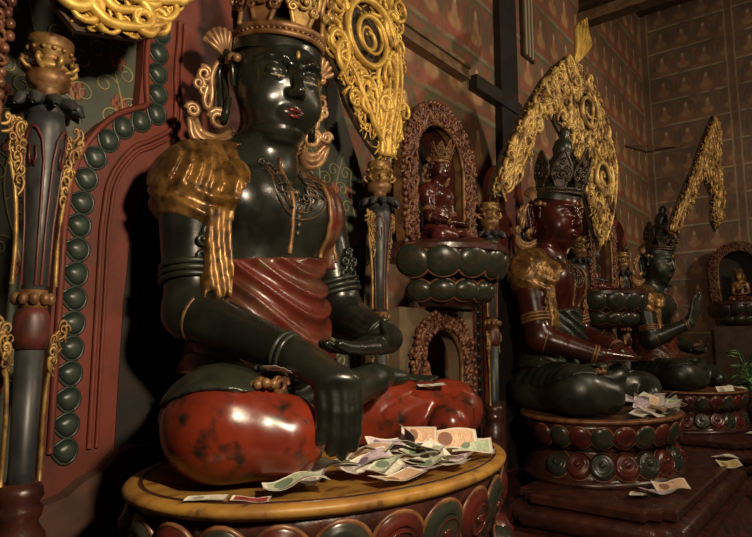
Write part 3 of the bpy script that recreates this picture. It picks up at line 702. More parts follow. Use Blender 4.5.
def pillar(label, loc, scale=1, group=None, full=True):
    root = thing('carved_post', label, 'post', loc, 0, scale, group); root.scale = (.68, .68, scale)
    m = MB(); m.lathe([(.0, -.62), (.13, -.62), (.13, -.50), (.10, -.47), (.085, -.38), (.10, -.32), (.125, -.26), (.135, -.18), (.12, -.10), (.085, -.06), (.10, -.04), (.105, -.015), (.085, .0), (.105, .02), (.10, .045), (.075, .065), (.0, .065)], 28); m.build('base', 'plinth', root)
    m = MB(); m.lathe([(.0, .05), (.062, .05), (.056, .10), (.064, .50), (.0, .50)], 20); m.build('lower_shaft', 'shaft', root)
    m = MB(); m.lathe([(.0, .49), (.072, .49), (.086, .53), (.080, .60), (.060, .63), (.0, .63)], 20); m.build('bulb', 'shaftred', root)
    m = MB(); m.lathe([(0, .625), (.066, .625), (.07, .65), (.062, .685), (.0, .685)], 20)
    for k in range(10):
        a = k*2*PI/10; m.ball((.078*math.cos(a), .078*math.sin(a), .655), (.026, .026, .022), 7, 5)
    m.build('lotus_ring', 'bronze', root)
    m = MB(); m.lathe([(0, .68), (.056, .68), (.062, .9), (.092, 1.20), (.098, 1.25), (.085, 1.285), (.04, 1.30), (0, 1.30)], 22); sh = m.build('shaft', 'shaft', root)
    m = MB()
    for a0 in (-PI/2-.9, -PI/2+.75):                                          # raised red arches on the shaft
        def sp(u, v): r = .062+.032*(v-.9)/.3 if v > .9 else .056+.006*(v-.68)/.22; return ((r+.004)*math.cos(a0+u), (r+.004)*math.sin(a0+u), v)
        m.tube([sp(u, v) for u, v in [(-.62, .70), (-.6, .9), (-.58, 1.12), (-.45, 1.19), (-.2, 1.225), (0, 1.235), (.2, 1.225), (.45, 1.19), (.58, 1.12), (.6, .9), (.62, .70)]], .007, 6)
        m.tube([sp(u, v) for u, v in [(-.15, 1.17), (-.2, 1.13), (-.1, 1.10), (0, 1.13), (.1, 1.10), (.2, 1.13), (.15, 1.17)]], .006, 5)
    m.build('inlay_border', 'shaftred', sh)
    m = MB()                                                               # drooping dark leaves under the capital
    for k in range(11):
        a = k*2*PI/11; c, s_ = math.cos(a), math.sin(a)
        m.tube([(.05*c, .05*s_, 1.345), (.10*c, .10*s_, 1.365), (.15*c, .15*s_, 1.350), (.172*c, .172*s_, 1.315)], [.022, .034, .034, .012], 7)
    m.lathe([(0, 1.28), (.07, 1.285), (.095, 1.31), (.085, 1.36), (.05, 1.38), (0, 1.38)], 20); m.build('leaf_collar', 'shaft', root)
    m = MB(); m.lathe([(0, 1.37), (.045, 1.37), (.050, 1.42), (.058, 1.435), (.055, 1.45), (.095, 1.465), (.105, 1.50), (.100, 1.53), (.085, 1.545), (0, 1.545)], 26); m.build('capital_drum', 'bronze', root)
    m = MB()
    for k in range(8):
        a = k*2*PI/8; c, s_ = math.cos(a), math.sin(a)
        m.tube([(r*c, r*s_, z) for r, z in ((.08, 1.55), (.115, 1.555), (.135, 1.575), (.13, 1.60), (.112, 1.60), (.112, 1.583))], .013, 6)
    m.lathe([(0, 1.54), (.085, 1.545), (.10, 1.565), (.07, 1.60), (.065, 1.625), (.10, 1.64), (.105, 1.665), (.085, 1.685), (.11, 1.70), (.105, 1.73), (0, 1.73)], 26)
    for k in range(14):
        a = k*2*PI/14; m.ball((.108*math.cos(a), .108*math.sin(a), 1.652), .014, 6, 4)
    m.build('capital', 'oldgold', root)
    for sx in (-1, 1):                                                     # gilt leaf fringes either side of the shaft
        m = MB()
        for (z0, z1, w0, w1, sd) in ((.95, 1.28, .015, .11, 1), (.38, .60, .01, .10, 2)):
            pl = [(sx*x, z) for x, z in ((.085, z0), (.085+w0, z0), (.10+w1*.5, z0+.55*(z1-z0)), (.10+w1, z1-.05), (.10+w1*.6, z1), (.085, z1-.04))]
            curls(m, pl, .055, sd+7, lambda x, z: .0, lambda x, z: PI/2, .0085, 12, 5)
        m.tube([(sx*x, 0, z) for x, z in smooth_path([(.10, .70, 0), (.098, .85, 0), (.115, 1.0, 0), (.15, 1.12, 0)], 5)[:, :2]], .012, 6)
        m.tube([(sx*x, 0, z) for x, z in smooth_path([(.085, .06, 0), (.083, .25, 0), (.095, .4, 0), (.13, .5, 0)], 5)[:, :2]], .012, 6)
        m.build('gilt_fringe', 'oldgold', root)
    for ch in root.children:
        if ch.name.split('.')[0] in ('leaf_collar', 'capital_drum', 'capital'):
            for v in ch.data.vertices: v.co.z = v.co.z if v.co.z < 1.27 else 1.27+(v.co.z-1.27)*.64
    return root

def petal_mesh(w, h, d, mt, mt2, parent, up, plain=False):
    """one rounded lotus petal, bulging to -y, pointing up (1) or down (-1); its border and boss are sub-parts"""
    th = np.linspace(0, 2*PI, 22, endpoint=False)
    ox = w/2*np.cos(th)*np.where(np.sin(th)*up < 0, 1.0, 1.0-.10*np.abs(np.sin(th))**3); oz = h/2*np.sin(th); rows = []
    for rho in (1, .97, .90, .80, .70, .64, .58, .42, .2, .06):
        dep = d*math.sqrt(max(0, 1-rho**2.2)); dep += 0 if plain else d*(.22 if rho in (.70, .58) else 0)-(d*.12 if rho in (.64,) else 0)
        rows.append(np.stack([ox*rho, np.full(22, -dep), oz*rho+up*.06*h*(1-rho)], -1))
    m = MB(); m.grid(np.stack(rows), close_v=True); n = m.n; m.F.append(tuple(range(n-22, n))); m.F.append(tuple(reversed(range(22))))
    p = m.build('petal', mt, parent)
    m = MB(); m.tube([(x*.96, -d*.18, z*.96) for x, z in zip(ox, oz)], .0085, 6, closed=True); m.build('petal_border', 'petaledge', p)
    if plain: return p
    m = MB(); m.ball((0, -d*.98, up*.02*h), (w*.12, d*.30, h*.09), 10, 6); m.tube([(x*.55, -d*.98, z*.55+up*.03*h) for x, z in zip(ox, oz)], .005, 5, closed=True); m.build('petal_boss', mt2, p)
    return p
def throne(label, loc, R, scale=1, plain=False, lw=1.0, a0=-PI*1.10, a1=PI*.22, top='yellow'):
    root = thing('lotus_throne', label, 'lotus throne', loc, 0, scale)
    m = MB(); m.lathe([(.0, -.02), (R*.80, -.02), (R*.86, -.004), (R*.955, .0), (R*.985, -.004), (R, -.014), (R*.995, -.028), (R*.96, -.045), (0, -.05)], 72); m.build('seat_rim', top, root)
    m = MB(); m.tube([(R*.93*math.cos(a), R*.93*math.sin(a), -.006) for a in np.arange(72)*2*PI/72], .010, 6, closed=True); m.build('rim_line', 'plinth', root)
    m = MB(); m.lathe([(0, -.045), (R*.95, -.045), (R*.93, -.10), (R*.86, -.20), (R*.80, -.245), (R*.82, -.26), (R*.83*lw, -.28), (R*.90*lw, -.31), (R*.99*lw, -.40), (R*1.03*lw, -.47), (R*1.04*lw, -.50), (R*1.07*lw, -.505), (R*1.07*lw, -.545), (0, -.545)], 64); m.build('core', 'plinth', root)
    n = 25; ang = [a for a in (-PI/2+(k-n/2)*2*PI/n for k in range(n+1)) if a0 <= a <= a1]
    U = [petal_mesh(.205, .195, .045, c, c2, root, -1, plain) for c, c2 in (('petalr', 'petalr'), ('petalg', 'petalr'))]
    Lo = [petal_mesh(.245, .235, .070, c, c2, root, 1) for c, c2 in (('petalg', 'petalg'), ('petalr', 'petalr'))]
    def put(proto, used, i, a, r, z, tilt):
        if i < 2: p = proto
        else: p = dup(proto, parent=root)
        p.rotation_mode = 'XYZ'; p.rotation_euler = (tilt, 0, a+PI/2); p.location = (r*math.cos(a), r*math.sin(a), z)
    for i, a in enumerate(ang): put(U[i % 2], 0, i, a, R*.93, -.145, .30)
    n2 = 22; ang2 = [a for a in (-PI/2+(k-n2/2)*2*PI/n2 for k in range(n2+1)) if a0 <= a <= a1]
    for i, a in enumerate(ang2): put(Lo[i % 2], 0, i, a, R*.96*lw, -.39, -.42)
    return root
def redent(hx, hy, s):
    """rectangle with twice-stepped corners"""
    q = [(hx, hy-2*s), (hx-s, hy-2*s), (hx-s, hy-s), (hx-2*s, hy-s), (hx-2*s, hy)]
    out = q[:]; out += [(-x, y) for x, y in reversed(q)]; out += [(-x, -y) for x, y in q]; out += [(x, -y) for x, y in reversed(q)]
    return out
def plinth(label, loc, hx, hy, s):
    root = thing('stepped_plinth', label, 'plinth', loc)
    def stack(nm, L, mt='plinth'):
        m = MB(); m.prism_z([(redent(hx-k, hy-k, s), z) for k, z in L]); return m.build(nm, mt, root, smooth='auto')
    stack('top_slab', [(.05, -.075), (.015, -.07), (.0, -.055), (.0, -.012), (.012, 0)])
    stack('bulging_moulding', [(.05, -.215), (-.01, -.21), (-.045, -.19), (-.060, -.155), (-.055, -.12), (-.03, -.09), (.04, -.07)])
    stack('lower_slab', [(.0, -.30), (-.05, -.29), (-.07, -.27), (-.07, -.235), (-.04, -.225), (.03, -.21)])
    stack('carved_foot', [(-.16, -.545), (-.16, -.46), (-.11, -.43), (-.07, -.36), (-.02, -.30)])
    return root
st1, B1 = statue('buddha_statue', 'large black-faced seated Buddha statue whose long hand reaches down over a red knee', (AX1, BY, 1.088), 1, .0085, POSE1, MAT1)

st2, B2 = statue('buddha_statue', 'red-faced seated Buddha statue with both hands in its green lap, middle of the row', (AX2, BY, 1.008), 1.01, .016, POSE2, MAT2)
st3, B3 = statue('buddha_statue', 'small-looking far seated Buddha statue with one hand raised before its chest', (AX3, BY, .998), .97, .02, POSE3, MAT3, False)
aureole('red aureole with a border of dark green stones behind the large black-faced statue', (AX1, BY-.02, 1.05), 1, {})
aureole('dark red aureole half hidden behind the red-faced statue', (AX2, BY+.02, 1.0), .9, dict(vines=False))
aureole('dim aureole behind the far statue with the raised hand', (AX3, BY+.02, 1.0), .9, dict(vines=False))
PY = 2.15
for x, lb in ((.835, 'tall dark carved post with gilt fringes at the left edge beside the red aureole'), (2.69, 'carved post right of the large black-faced statue, in front of the vine board'),
              (4.03, 'carved post between the two stacked niches and the red-faced statue'), (5.88, 'carved post half hidden behind the red-faced statue'),
              (7.25, 'far carved post just left of the raised-hand statue'), (9.1, 'farthest carved post beyond the raised-hand statue')):
    pillar(lb, (x, PY, 1.03))

t1 = throne('big lotus throne with yellow rim under the large black-faced statue', (1.83, 1.67, 1.09), .80); t1.scale = (1.07, .735, 1)
t2 = throne('dark lotus throne under the red-faced statue', (AX2+.03, 1.70, 1.01), .78, plain=True, lw=.90, top='petaledge'); t2.scale = (1.04, .76, .85)
t3 = throne('small far lotus throne under the raised-hand statue', (AX3+.03, 1.70, 1.0), .78, plain=True, lw=.90, top='petaledge'); t3.scale = (1.04, .76, .85)
plinth('dark red stepped plinth under the yellow-rimmed throne', (1.86, 1.45, .545), 1.22, .50, .07)
plinth('dark red stepped plinth under the red-faced statue throne', (5.08, 1.45, .547), 1.22, .50, .07)
plinth('dark red stepped plinth under the far throne', (8.35, 1.45, .537), 1.22, .50, .07)

# ------------------------------------------------------------------ gilded scroll crests above the posts
def crest(label, loc, outline, yf, size, seed, flow, bars, mt='gold', r=.011, back='relief', skip=(), lift=.03, big=1.8):
    root = thing('gilded_scroll_crest', label, 'carving', loc)
    m = MB(); m.prism_y(outline, .004, .03, yf); m.build('backing', back, root, smooth=False)
    m = MB(); curls(m, outline, size*.9, seed, lambda x, z: yf(x, z)-.004, flow, r*.8, skip=skip); curls(m, outline, size*big, seed+1, lambda x, z: yf(x, z)-.020, flow, r*(.55+.6*big), 18, 6, skip=[(c, R*1.12) for c, R in skip]); m.build('carved_leaves', mt, root)
    for b_, r0, r1 in bars:
        m = MB(); n = len(b_); m.tube([(x, yf(x, z)-lift-.015*math.sin(PI*i/n), z) for i, (x, z) in enumerate(b_)], [r0+(r1-r0)*i/(n-1) for i in range(n)], 8)
        m.build('scroll', mt, root)
    return root
def sp2(pts, n=6): return [tuple(q[:2]) for q in smooth_path([(x, z, 0) for x, z in pts], n)]
# right of the large statue's head
outl = [(0, 3.02), (.20, 2.86), (.36, 2.62), (.40, 2.28), (.38, 2.05), (.46, 1.99), (.54, 1.90), (.60, 1.80), (.70, 1.70), (.80, 1.62), (.90, 1.555), (1.02, 1.57), (1.06, 1.70), (1.12, 1.88), (1.08, 2.05), (1.10, 2.2), (1.04, 2.35), (1.10, 2.5), (1.05, 2.62), (.80, 2.90), (.40, 3.18), (.0, 3.36)]
stem = [(.93, 1.57), (.93, 1.72), (.965, 1.88), (.985, 2.05), (.975, 2.22)]
crest('bright gilded scroll crest with a great spiral, right of the black-faced statue head', (AX1, BY, 1.05), outl, lambda x, z: .02-.03*(z-1.6), .105, 11, lambda x, z: 2.1 if x < .8 else 1.2,
      [(sp2(stem)+spiral((.735, 2.22), .24, 0, 2.3, 1, .10, 60), .028, .012), ([(x-.05-.02*(z-1.5), z) for x, z in sp2(stem)], .016, .012), ([(x+.055, z+.02) for x, z in sp2(stem)], .016, .012),
       (spiral((.50, 2.42), .11, -1, 1.9, -1, .15, 40), .017, .008), (sp2([(.93, 1.60), (.80, 1.72), (.70, 1.85), (.60, 1.98), (.48, 2.03)]), .018, .010), (spiral((1.0, 2.5), .09, 2, 1.8, 1, .15, 36), .016, .008),
       (spiral((.74, 1.82), .07, .4, 1.7, 1, .15, 30), .014, .008), (spiral((.93, 1.68), .075, 0, 1.8, -1, .15, 30), .014, .008), (spiral((.735, 2.22), .135, 2, 1.2, -1, .3, 40), .012, .008)], skip=(((.735, 2.22), .225),))
# upper left corner: the matching crest, of which the lower leaves hang into view
outl = [(0, 3.36), (-.40, 3.18), (-.80, 2.90), (-1.05, 2.62), (-1.10, 2.3), (-1.04, 2.0), (-1.02, 1.70), (-.97, 1.60), (-.90, 1.545), (-.80, 1.57), (-.68, 1.60), (-.585, 1.66), (-.56, 1.74), (-.48, 1.83), (-.46, 2.0), (-.40, 2.28), (-.36, 2.62), (-.20, 2.86), (0, 3.02)]
crest('bright gilded leaf scrolls hanging in at the upper left above the vine board', (AX1, BY, 1.05), outl, lambda x, z: -.10, .10, 21, lambda x, z: -.3 if z < 1.95 else 1.2,
      [(sp2([(-.95, 1.74), (-.90, 1.66), (-.82, 1.60), (-.72, 1.62), (-.62, 1.67), (-.575, 1.72)]), .024, .012), (sp2([(-.97, 1.82), (-.88, 1.73), (-.80, 1.66), (-.70, 1.69), (-.60, 1.70), (-.55, 1.76), (-.57, 1.80)]), .020, .010),
       (sp2([(-.95, 1.93), (-.84, 1.80), (-.74, 1.73), (-.64, 1.76), (-.55, 1.80), (-.49, 1.84), (-.47, 1.90)]), .023, .010), (sp2([(-.88, 1.95), (-.78, 1.83), (-.66, 1.83), (-.57, 1.87), (-.52, 1.95)]), .020, .010), (spiral((-.72, 2.25), .24, PI, 2.2, -1, .1, 56), .028, .012),
       (spiral((-.93, 1.67), .085, 1, 2.0, 1, .2, 40), .022, .012), (spiral((-.68, 1.66), .055, 1, 1.6, -1, .2, 30), .018, .01)])
# flame arch of the red-faced statue
o2 = [(-1.02, 1.63), (-.96, 1.75), (-.84, 1.98), (-.67, 2.22), (-.45, 2.50), (-.21, 2.78), (.03, 3.00), (.26, 3.17), (.45, 3.15), (.72, 3.05), (.92, 2.82), (1.06, 2.57), (1.15, 2.33), (1.10, 2.01), (.98, 1.68), (.86, 1.48),
      (.70, 1.47), (.60, 1.62), (.50, 1.86), (.36, 2.14), (.14, 2.33), (-.06, 2.50), (-.14, 2.47), (-.28, 2.34), (-.44, 2.11), (-.62, 1.84), (-.86, 1.64)]
fa = crest('tall gilded flame arch of pierced scrolls over the red-faced statue, with a leaf finial', (AX2, BY, 1.01), o2, lambda x, z: -.02-.112*(x+.95), .115, 31, lambda x, z: (1.0 if x < .1 else 2.0), 
      [(spiral((.56, 2.72), .23, PI, 2.2, -1, .1, 56), .030, .012), (spiral((.82, 2.12), .22, 1.2, 2.2, -1, .1, 56), .030, .012), (sp2([(-.98, 1.66), (-.80, 1.86), (-.66, 2.10), (-.50, 2.38), (-.25, 2.66), (0, 2.92), (.24, 3.12)]), .022, .012),
       (sp2([(-.88, 1.68), (-.66, 1.90), (-.50, 2.14), (-.34, 2.36), (-.12, 2.54)]), .020, .012), (spiral((-.80, 1.86), .10, 0, 1.8, 1, .15, 30), .02, .01), (spiral((-.12, 2.72), .13, 0, 1.8, 1, .15, 34), .02, .01),
       (sp2([(.80, 1.49), (.95, 1.72), (1.06, 2.0), (1.11, 2.33), (1.02, 2.58)]), .020, .012), (spiral((.80, 1.66), .09, 0, 1.7, 1, .2, 30), .018, .01)], mt='gilt2', r=.014, skip=(((.56, 2.72), .20), ((.82, 2.12), .19)), big=1.45)
m = MB(); yf = -.02-.112*1.2
for k in range(7):
    a = (k-3)*.16; m.tube(smooth_path([(.40+.03*a, yf-.02, 3.14), (.50+.20*a, yf-.05, 3.32), (.62+.38*a, yf-.06+.05*abs(a), 3.50), (.75+.24*a, yf-.03+.06*abs(a), 3.74-.18*abs(a))], 4), [.012+.014*math.sin(PI*i/12)*(.9 if k % 2 else 1.1) for i in range(13)], 6)
m.build('leaf_finial', 'gold', fa)
# narrow arch over the far statue
o3 = [(-.43, 1.81), (-.5, 1.9), (-.15, 2.36), (.21, 2.82), (.53, 3.3), (.8, 3.62), (.92, 3.45), (.84, 3.0), (.90, 2.65), (.84, 2.29), (.66, 1.99), (.55, 2.12), (.59, 2.47), (.42, 2.72), (.31, 2.63), (.03, 2.25), (-.29, 1.89)]
crest('narrow dull gilded arch rising to a point over the far raised-hand statue', (AX3, BY, 1.0), o3, lambda x, z: -.30-.285*(x+.7), .13, 41, lambda x, z: 1.1, 
      [(sp2([(-.44, 1.86), (-.12, 2.32), (.24, 2.80), (.55, 3.28), (.78, 3.58)]), .03, .015), (spiral((.66, 2.75), .17, 0, 2, 1, .12, 40), .026, .012)], mt='oldgold', r=.015, big=1.3)

# ------------------------------------------------------------------ niches between the bays
def archpts(w, h, n=18, ex=0):
    """horseshoe arch outline from the left foot to the right foot"""
    c = h-w; return [(-w*.93, 0), (-w, c*.5)]+[(w*math.cos(a), c+w*1.0*math.sin(a)) for a in np.linspace(PI, 0, n)]+[(w, c*.5), (w*.93, 0)]
def bead_arch(m, w, h, thick, seed):
    rnd = random.Random(seed)
    for off, rr, st in ((.08, .015, .034), (.97, .017, .042)):
        p = np.array([(x, 0, z) for x, z in archpts(w+thick*off, h+thick*off)]); L = np.r_[0, np.cumsum(np.linalg.norm(np.diff(p, axis=0), axis=1))]
        for q in np.arange(0, L[-1], st):
            x, z = np.interp(q, L, p[:, 0]), np.interp(q, L, p[:, 2]); m.ball((x+rnd.uniform(-.008, .008), rnd.uniform(-.03, -.01), z), (rr, rr, rr*1.15), 7, 5)
def niche(label, loc, rz=0, base=True):
    root = thing('arched_shrine', label, 'niche', loc, rz)
    w, h, t = .30, .86, .14
    m = MB(); outer = archpts(w+t, h+t); inner = archpts(w, h)
    m.prism_y(outer+inner[::-1], .0, .06); m.build('arch_band', 'bronze', root, smooth=False)
    m = MB(); bead_arch(m, w, h, t, 4); pl = outer+inner[::-1]; curls(m, pl, .085, 3, lambda x, z: -.014, lambda x, z: math.atan2(z-.5, x)+PI/2*(1 if x > 0 else -1), .013, 12, 5); m.build('carved_border', 'carved', root)
    m = MB(); m.tube([(x, -.01, z) for x, z in archpts(w, h)], .016, 6); m.build('inner_moulding', 'bronze', root)
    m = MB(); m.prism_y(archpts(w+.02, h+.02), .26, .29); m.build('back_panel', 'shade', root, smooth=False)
    m = MB(); P = np.array([[(x, y, z) for x, z in archpts(w+.01, h+.01)] for y in (.05, .27)]); m.grid(P); m.build('hood', 'shaftred', root)
    if not base: return root
    m = MB(); m.lathe([(0, -.40), (.22, -.40), (.30, -.33), (.26, -.22), (.34, -.12), (.44, -.06), (.44, -.03), (.40, .0), (0, .0)], 28, (0, -.01), PI, 2*PI); m.prism_y([(-.40, 0), (-.44, -.04), (-.34, -.12), (-.26, -.22), (-.30, -.33), (-.22, -.40), (.22, -.40), (.30, -.33), (.26, -.22), (.34, -.12), (.44, -.04), (.40, 0)], -.012, .02); m.box((-.44, .02, -.10), (.44, .28, -.005)); m.build('lotus_base', 'plinth', root, smooth='auto')
    for rw, (z, r, tl, wd, hh, k0) in enumerate(((-.125, .40, .25, .24, .22, .5), (-.30, .31, .35, .19, .15, 0))):
        pr = None
        for k in range(7):
            a = -PI/2+(k-3+k0*.0)*.46
            if pr is None: p = pr = petal_mesh(wd, hh, .06, 'petalg', 'petalg', root, 1, True)
            else: p = dup(pr, parent=root)
            p.rotation_euler = (tl, 0, a+PI/2); p.location = (r*math.cos(a), .02+r*math.sin(a), z)
    return root
def lower_niche(label, loc, rz=0):
    root = thing('plastered_niche', label, 'niche', loc, rz)
    w, h, t = .25, .47, .12
    m = MB(); inner = archpts(w, h); rect = [(-.44, 0), (-.44, .59), (.44, .59), (.44, 0)]
    m.prism_y(rect+inner[::-1], .03, .12); m.build('plaster_face', 'plaster', root, smooth=False)
    m = MB(); bead_arch(m, w, h, t, 9); curls(m, archpts(w+t, h+t)+inner[::-1], .085, 5, lambda x, z: .008, lambda x, z: math.atan2(z-.25, x)+PI/2*(1 if x > 0 else -1), .013, 12, 5); m.build('carved_border', 'carved', root)
    m = MB(); m.tube([(x, .01, z) for x, z in archpts(w, h)], .018, 6); m.build('inner_moulding', 'bronze', root)
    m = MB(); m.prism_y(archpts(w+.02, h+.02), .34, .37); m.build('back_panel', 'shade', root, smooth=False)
    m = MB(); m.box((-.44, .03, -.76), (.44, .34, 0)); m.build('support', 'wood', root, smooth=False)
    return root
SM = dict(body='maroon', legs='petalr', skirt='petalr', belly='petalr', robe='petalr', trim='bronze', neck='bronze', band='bronze', hair='bronze', crown='bronze', leaf='bronze', leafr='bronze', ear='bronze')
SO = dict(SM, body='orange', legs='orange', skirt='orange', belly='orange', robe='orange', hair='bronze')
nx = 3.37
niche('beaded arch niche on a dark lotus base, right of the large statue', (nx, 2.17, 2.17))
statue('statuette', 'small red seated statuette inside the beaded arch right of the large statue', (nx, 2.20, 2.172), .34, .035, POSE2, SM, False)
lower_niche('lower plastered niche with a carved arch, below the dark lotus base', (nx, 2.16, 1.17))
statue('statuette', 'small orange-draped statuette inside the lower plastered niche', (nx, 2.35, 1.172), .20, .04, POSE2, SO, False)
nx2 = 6.60
niche('beaded arch niche between the red-faced and the far statue', (nx2, 2.17, 2.10))
statue('statuette', 'small dark seated statuette in the arch between the red-faced and far statues', (nx2, 2.27, 2.10), .25, .04, POSE2, dict(SM, body='dusty'), False)
lower_niche('lower plastered niche behind the hands of the red-faced statue', (nx2, 2.16, 1.11))
slab('trim_6', (11.2, -3, 0), (WX, 1.92, 1.81), 'wood')
niche('dim beaded arch niche at the right edge, against the right wall', (11.50, 1.55, 2.22), -PI/2)
gs, _ = statue('statuette', 'small dull gilded statuette in the dim arch at the right edge', (11.56, 1.55, 2.222), .26, .04, POSE2, dict(SM, body='oldgold', robe='oldgold', legs='bronze'), False)
gs.rotation_euler = (0, 0, -PI/2)
nf = niche('beaded arch fragment at the far left edge beside the left carved post', (.26, 2.17, 2.17), 0, False)
m = MB(); m.box((-.44, .06, -1.76), (.26, .33, 0)); m.build('pier', 'shade', nf, smooth=False)

# ------------------------------------------------------------------ banknotes left as offerings
def note(kind, x, y, z, rz, label, rx_=0, ry=0, bend=.010, sc=1.15, group=None, seed=0, name='banknote'):
    rnd = random.Random(seed); nu, nv = 13, 7; P = []
    ph = rnd.uniform(0, 6); f = rnd.uniform(20, 45); g = rnd.uniform(-20, 20); fold = rnd.uniform(-.03, .03)
    for i in range(nu):
        row = []
        for j in range(nv):
            a, b = -.070+.140*i/(nu-1), -.032+.064*j/(nv-1)
            row.append((a, b, bend*(1+math.sin(a*f+b*g+ph))+bend*.8*abs(a-fold)/.07+rnd.uniform(-.0007, .0007)))
        P.append(row)
    P = np.array(P); m = MB(); m.grid(P); n = nu*nv; m.grid(P-np.array([0, 0, .0009])); m.F = m.F[:len(m.F)//2]+[tuple(reversed(q)) for q in m.F[len(m.F)//2:]]
    e = [i*nv for i in range(nu)]+[(nu-1)*nv+j for j in range(1, nv)]+[i*nv+nv-1 for i in range(nu-2, -1, -1)]+[j for j in range(nv-2, 0, -1)]
    m.F += [(e[k], e[k]+n, e[(k+1) % len(e)]+n, e[(k+1) % len(e)]) for k in range(len(e))]
    o = m.build(name, NOTE[kind]); o.location = (x, y, z); o.rotation_euler = (rx_, ry, rz); o.scale = (sc,)*3
    return tag(o, label, 'banknote', group)
T1 = 1.093
HEAP = 'banknotes heaped before the large statue'; HL = 'crumpled banknote lying in the heap on the yellow rim, before the black-faced statue'
note('green', 1.345, 1.41, T1, -.65, 'large pale green banknote at the left end of the row, beside the red knee', sc=1.45, bend=.012, seed=1)
note('white', 1.47, 1.45, T1+.006, .1, 'pale folded banknote lying half across the large pale green one', ry=-.25, seed=2)
note('olive', 1.60, 1.47, T1+.008, -.4, 'dark olive banknote lying just under the fingertips of the long hand', seed=3, sc=1.3)
note('white', 1.085, 1.505, T1, -.86, 'pale banknote on the left front of the yellow rim, beside the red one', sc=.85, bend=.004, seed=4)
note('red', 1.165, 1.405, T1, -.84, 'red banknote lying on the left front of the yellow rim', sc=.8, bend=.003, seed=5)
note('peach', 1.66, 1.25, T1, -.15, 'long beige banknote sticking out at the front of the heap over the rim', sc=1.4, bend=.004, seed=6)
note('peach', 2.00, 1.40, T1+.085, -.85, 'upright beige banknote with a dark portrait standing at the back of the heap', rx_=1.25, bend=.004, seed=7, sc=1.0)
note('peach', 2.09, 1.30, T1+.06, -.75, 'peach banknote propped up right of the upright beige one', rx_=.9, bend=.010, seed=8, sc=1.4)
note('purple', 1.93, 1.42, T1+.055, .3, 'dark purple folded banknote left of the upright beige one', rx_=.7, ry=.5, bend=.014, seed=9)
note('lilac', 1.86, 1.46, T1+.05, -.5, 'pale lilac banknote tilted up behind the dark purple one', rx_=.6, bend=.01, seed=10)
note('green', 2.13, 1.24, T1+.04, -.9, 'pale green banknote leaning against the propped peach one', rx_=.75, seed=11)
note('lilac', 2.17, 1.26, T1+.006, -1.1, 'lilac banknote at the right end of the heap', seed=12, sc=1.3)
note('white', 2.27, 1.33, T1+.004, -.9, 'grey white banknote alone right of the heap near the red knee hem', seed=13, sc=1.0)
note('olive', 1.80, 1.42, T1+.035, -.2, 'olive banknote on top of the left part of the heap', ry=.3, seed=14)
spots = [('green', 1.72, 1.34, .012), ('white', 1.80, 1.34, .02), ('lilac', 1.70, 1.40, .02), ('white', 1.88, 1.30, .012), ('green', 1.92, 1.33, .035), ('lilac', 1.78, 1.26, .004), ('white', 1.95, 1.25, .012), ('lilac', 2.03, 1.23, .008),
         ('green', 1.86, 1.24, .006), ('peach', 1.76, 1.45, .03), ('white', 1.64, 1.42, .012), ('white', 1.68, 1.33, .004), ('olive', 1.90, 1.36, .045), ('lilac', 1.96, 1.31, .05)]
rnd = random.Random(77)
for i, (k, x, y, z) in enumerate(spots):
    note(k, x, y, T1+z, rnd.uniform(-1.6, .5), HL, rnd.uniform(-.22, .3), rnd.uniform(-.25, .25), rnd.uniform(.006, .014), rnd.uniform(1.1, 1.3), HEAP, 100+i)
note('white', 2.33, 1.56, 1.345, -.8, 'folded pale banknote lying on the far red knee of the black-faced statue', rx_=.1, sc=.9, bend=.004, seed=31)
note('lilac', 1.335, 1.50, 1.43, .3, 'crumpled pinkish banknote tucked on the lap beside the right forearm of the black-faced statue', ry=.4, sc=.8, bend=.02, seed=32)
T2 = 1.012
HEAP2 = 'banknotes heaped before the red-faced statue'; HL2 = 'small banknote in the heap on the throne of the red-faced statue'
for i, (k, x, y, z) in enumerate([('white', 4.80, 1.30, .004), ('lilac', 5.08, 1.30, .03), ('lilac', 5.15, 1.36, .06), ('green', 5.22, 1.22, .01), ('white', 5.30, 1.27, .02), ('lilac', 5.40, 1.28, .02), ('white', 5.50, 1.34, .02), ('green', 5.35, 1.33, .04),
                                  ('white', 4.66, 1.30, .004), ('white', 4.95, 1.21, .004), ('lilac', 5.02, 1.24, .02), ('peach', 5.12, 1.22, .02), ('white', 5.24, 1.36, .05), ('lilac', 5.0, 1.34, .045), ('white', 4.72, 1.24, .004), ('lilac', 4.86, 1.36, .03), ('peach', 4.90, 1.27, .03), ('white', 5.06, 1.40, .07), ('lilac', 4.92, 1.42, .06)]):
    note(k, x, y, T2+z, rnd.uniform(-1.8, .6), HL2, rnd.uniform(-.1, .5), rnd.uniform(-.4, .4), rnd.uniform(.006, .016), 1.75, HEAP2, 200+i)
TP = .549
note('white', 4.20, 1.22, TP, .2, 'pale banknote at the left of three on the plinth below the red-faced statue', sc=1.4, seed=41)
note('lilac', 4.35, 1.14, TP+.01, -.4, 'pink banknote in the middle of three on the plinth below the red-faced statue', sc=1.7, seed=42)
note('peach', 4.47, 1.09, TP+.03, -.9, 'beige banknote at the right of three on the plinth below the red-faced statue', rx_=.4, sc=1.6, seed=43)
note('lilac', 4.90, 1.76, 1.32, .4, 'crumpled pinkish banknote in the lap of the red-faced statue', ry=.4, sc=1.3, bend=.02, seed=44)
note('white', 6.05, 1.02, TP, -.9, 'pale banknote near the right corner of the plinth below the red-faced statue', sc=1.4, seed=45)
note('yellow', 5.75, .95, TP-.0, -.9, 'yellowish banknote slipping over the front edge of the plinth below the red-faced statue', rx_=.5, sc=1.3, seed=46)
TQ = .547
note('white', 2.78, 1.05, TQ, -.5, 'pale banknote on the plinth corner right of the yellow-rimmed throne, left one of two', sc=1.3, seed=47)
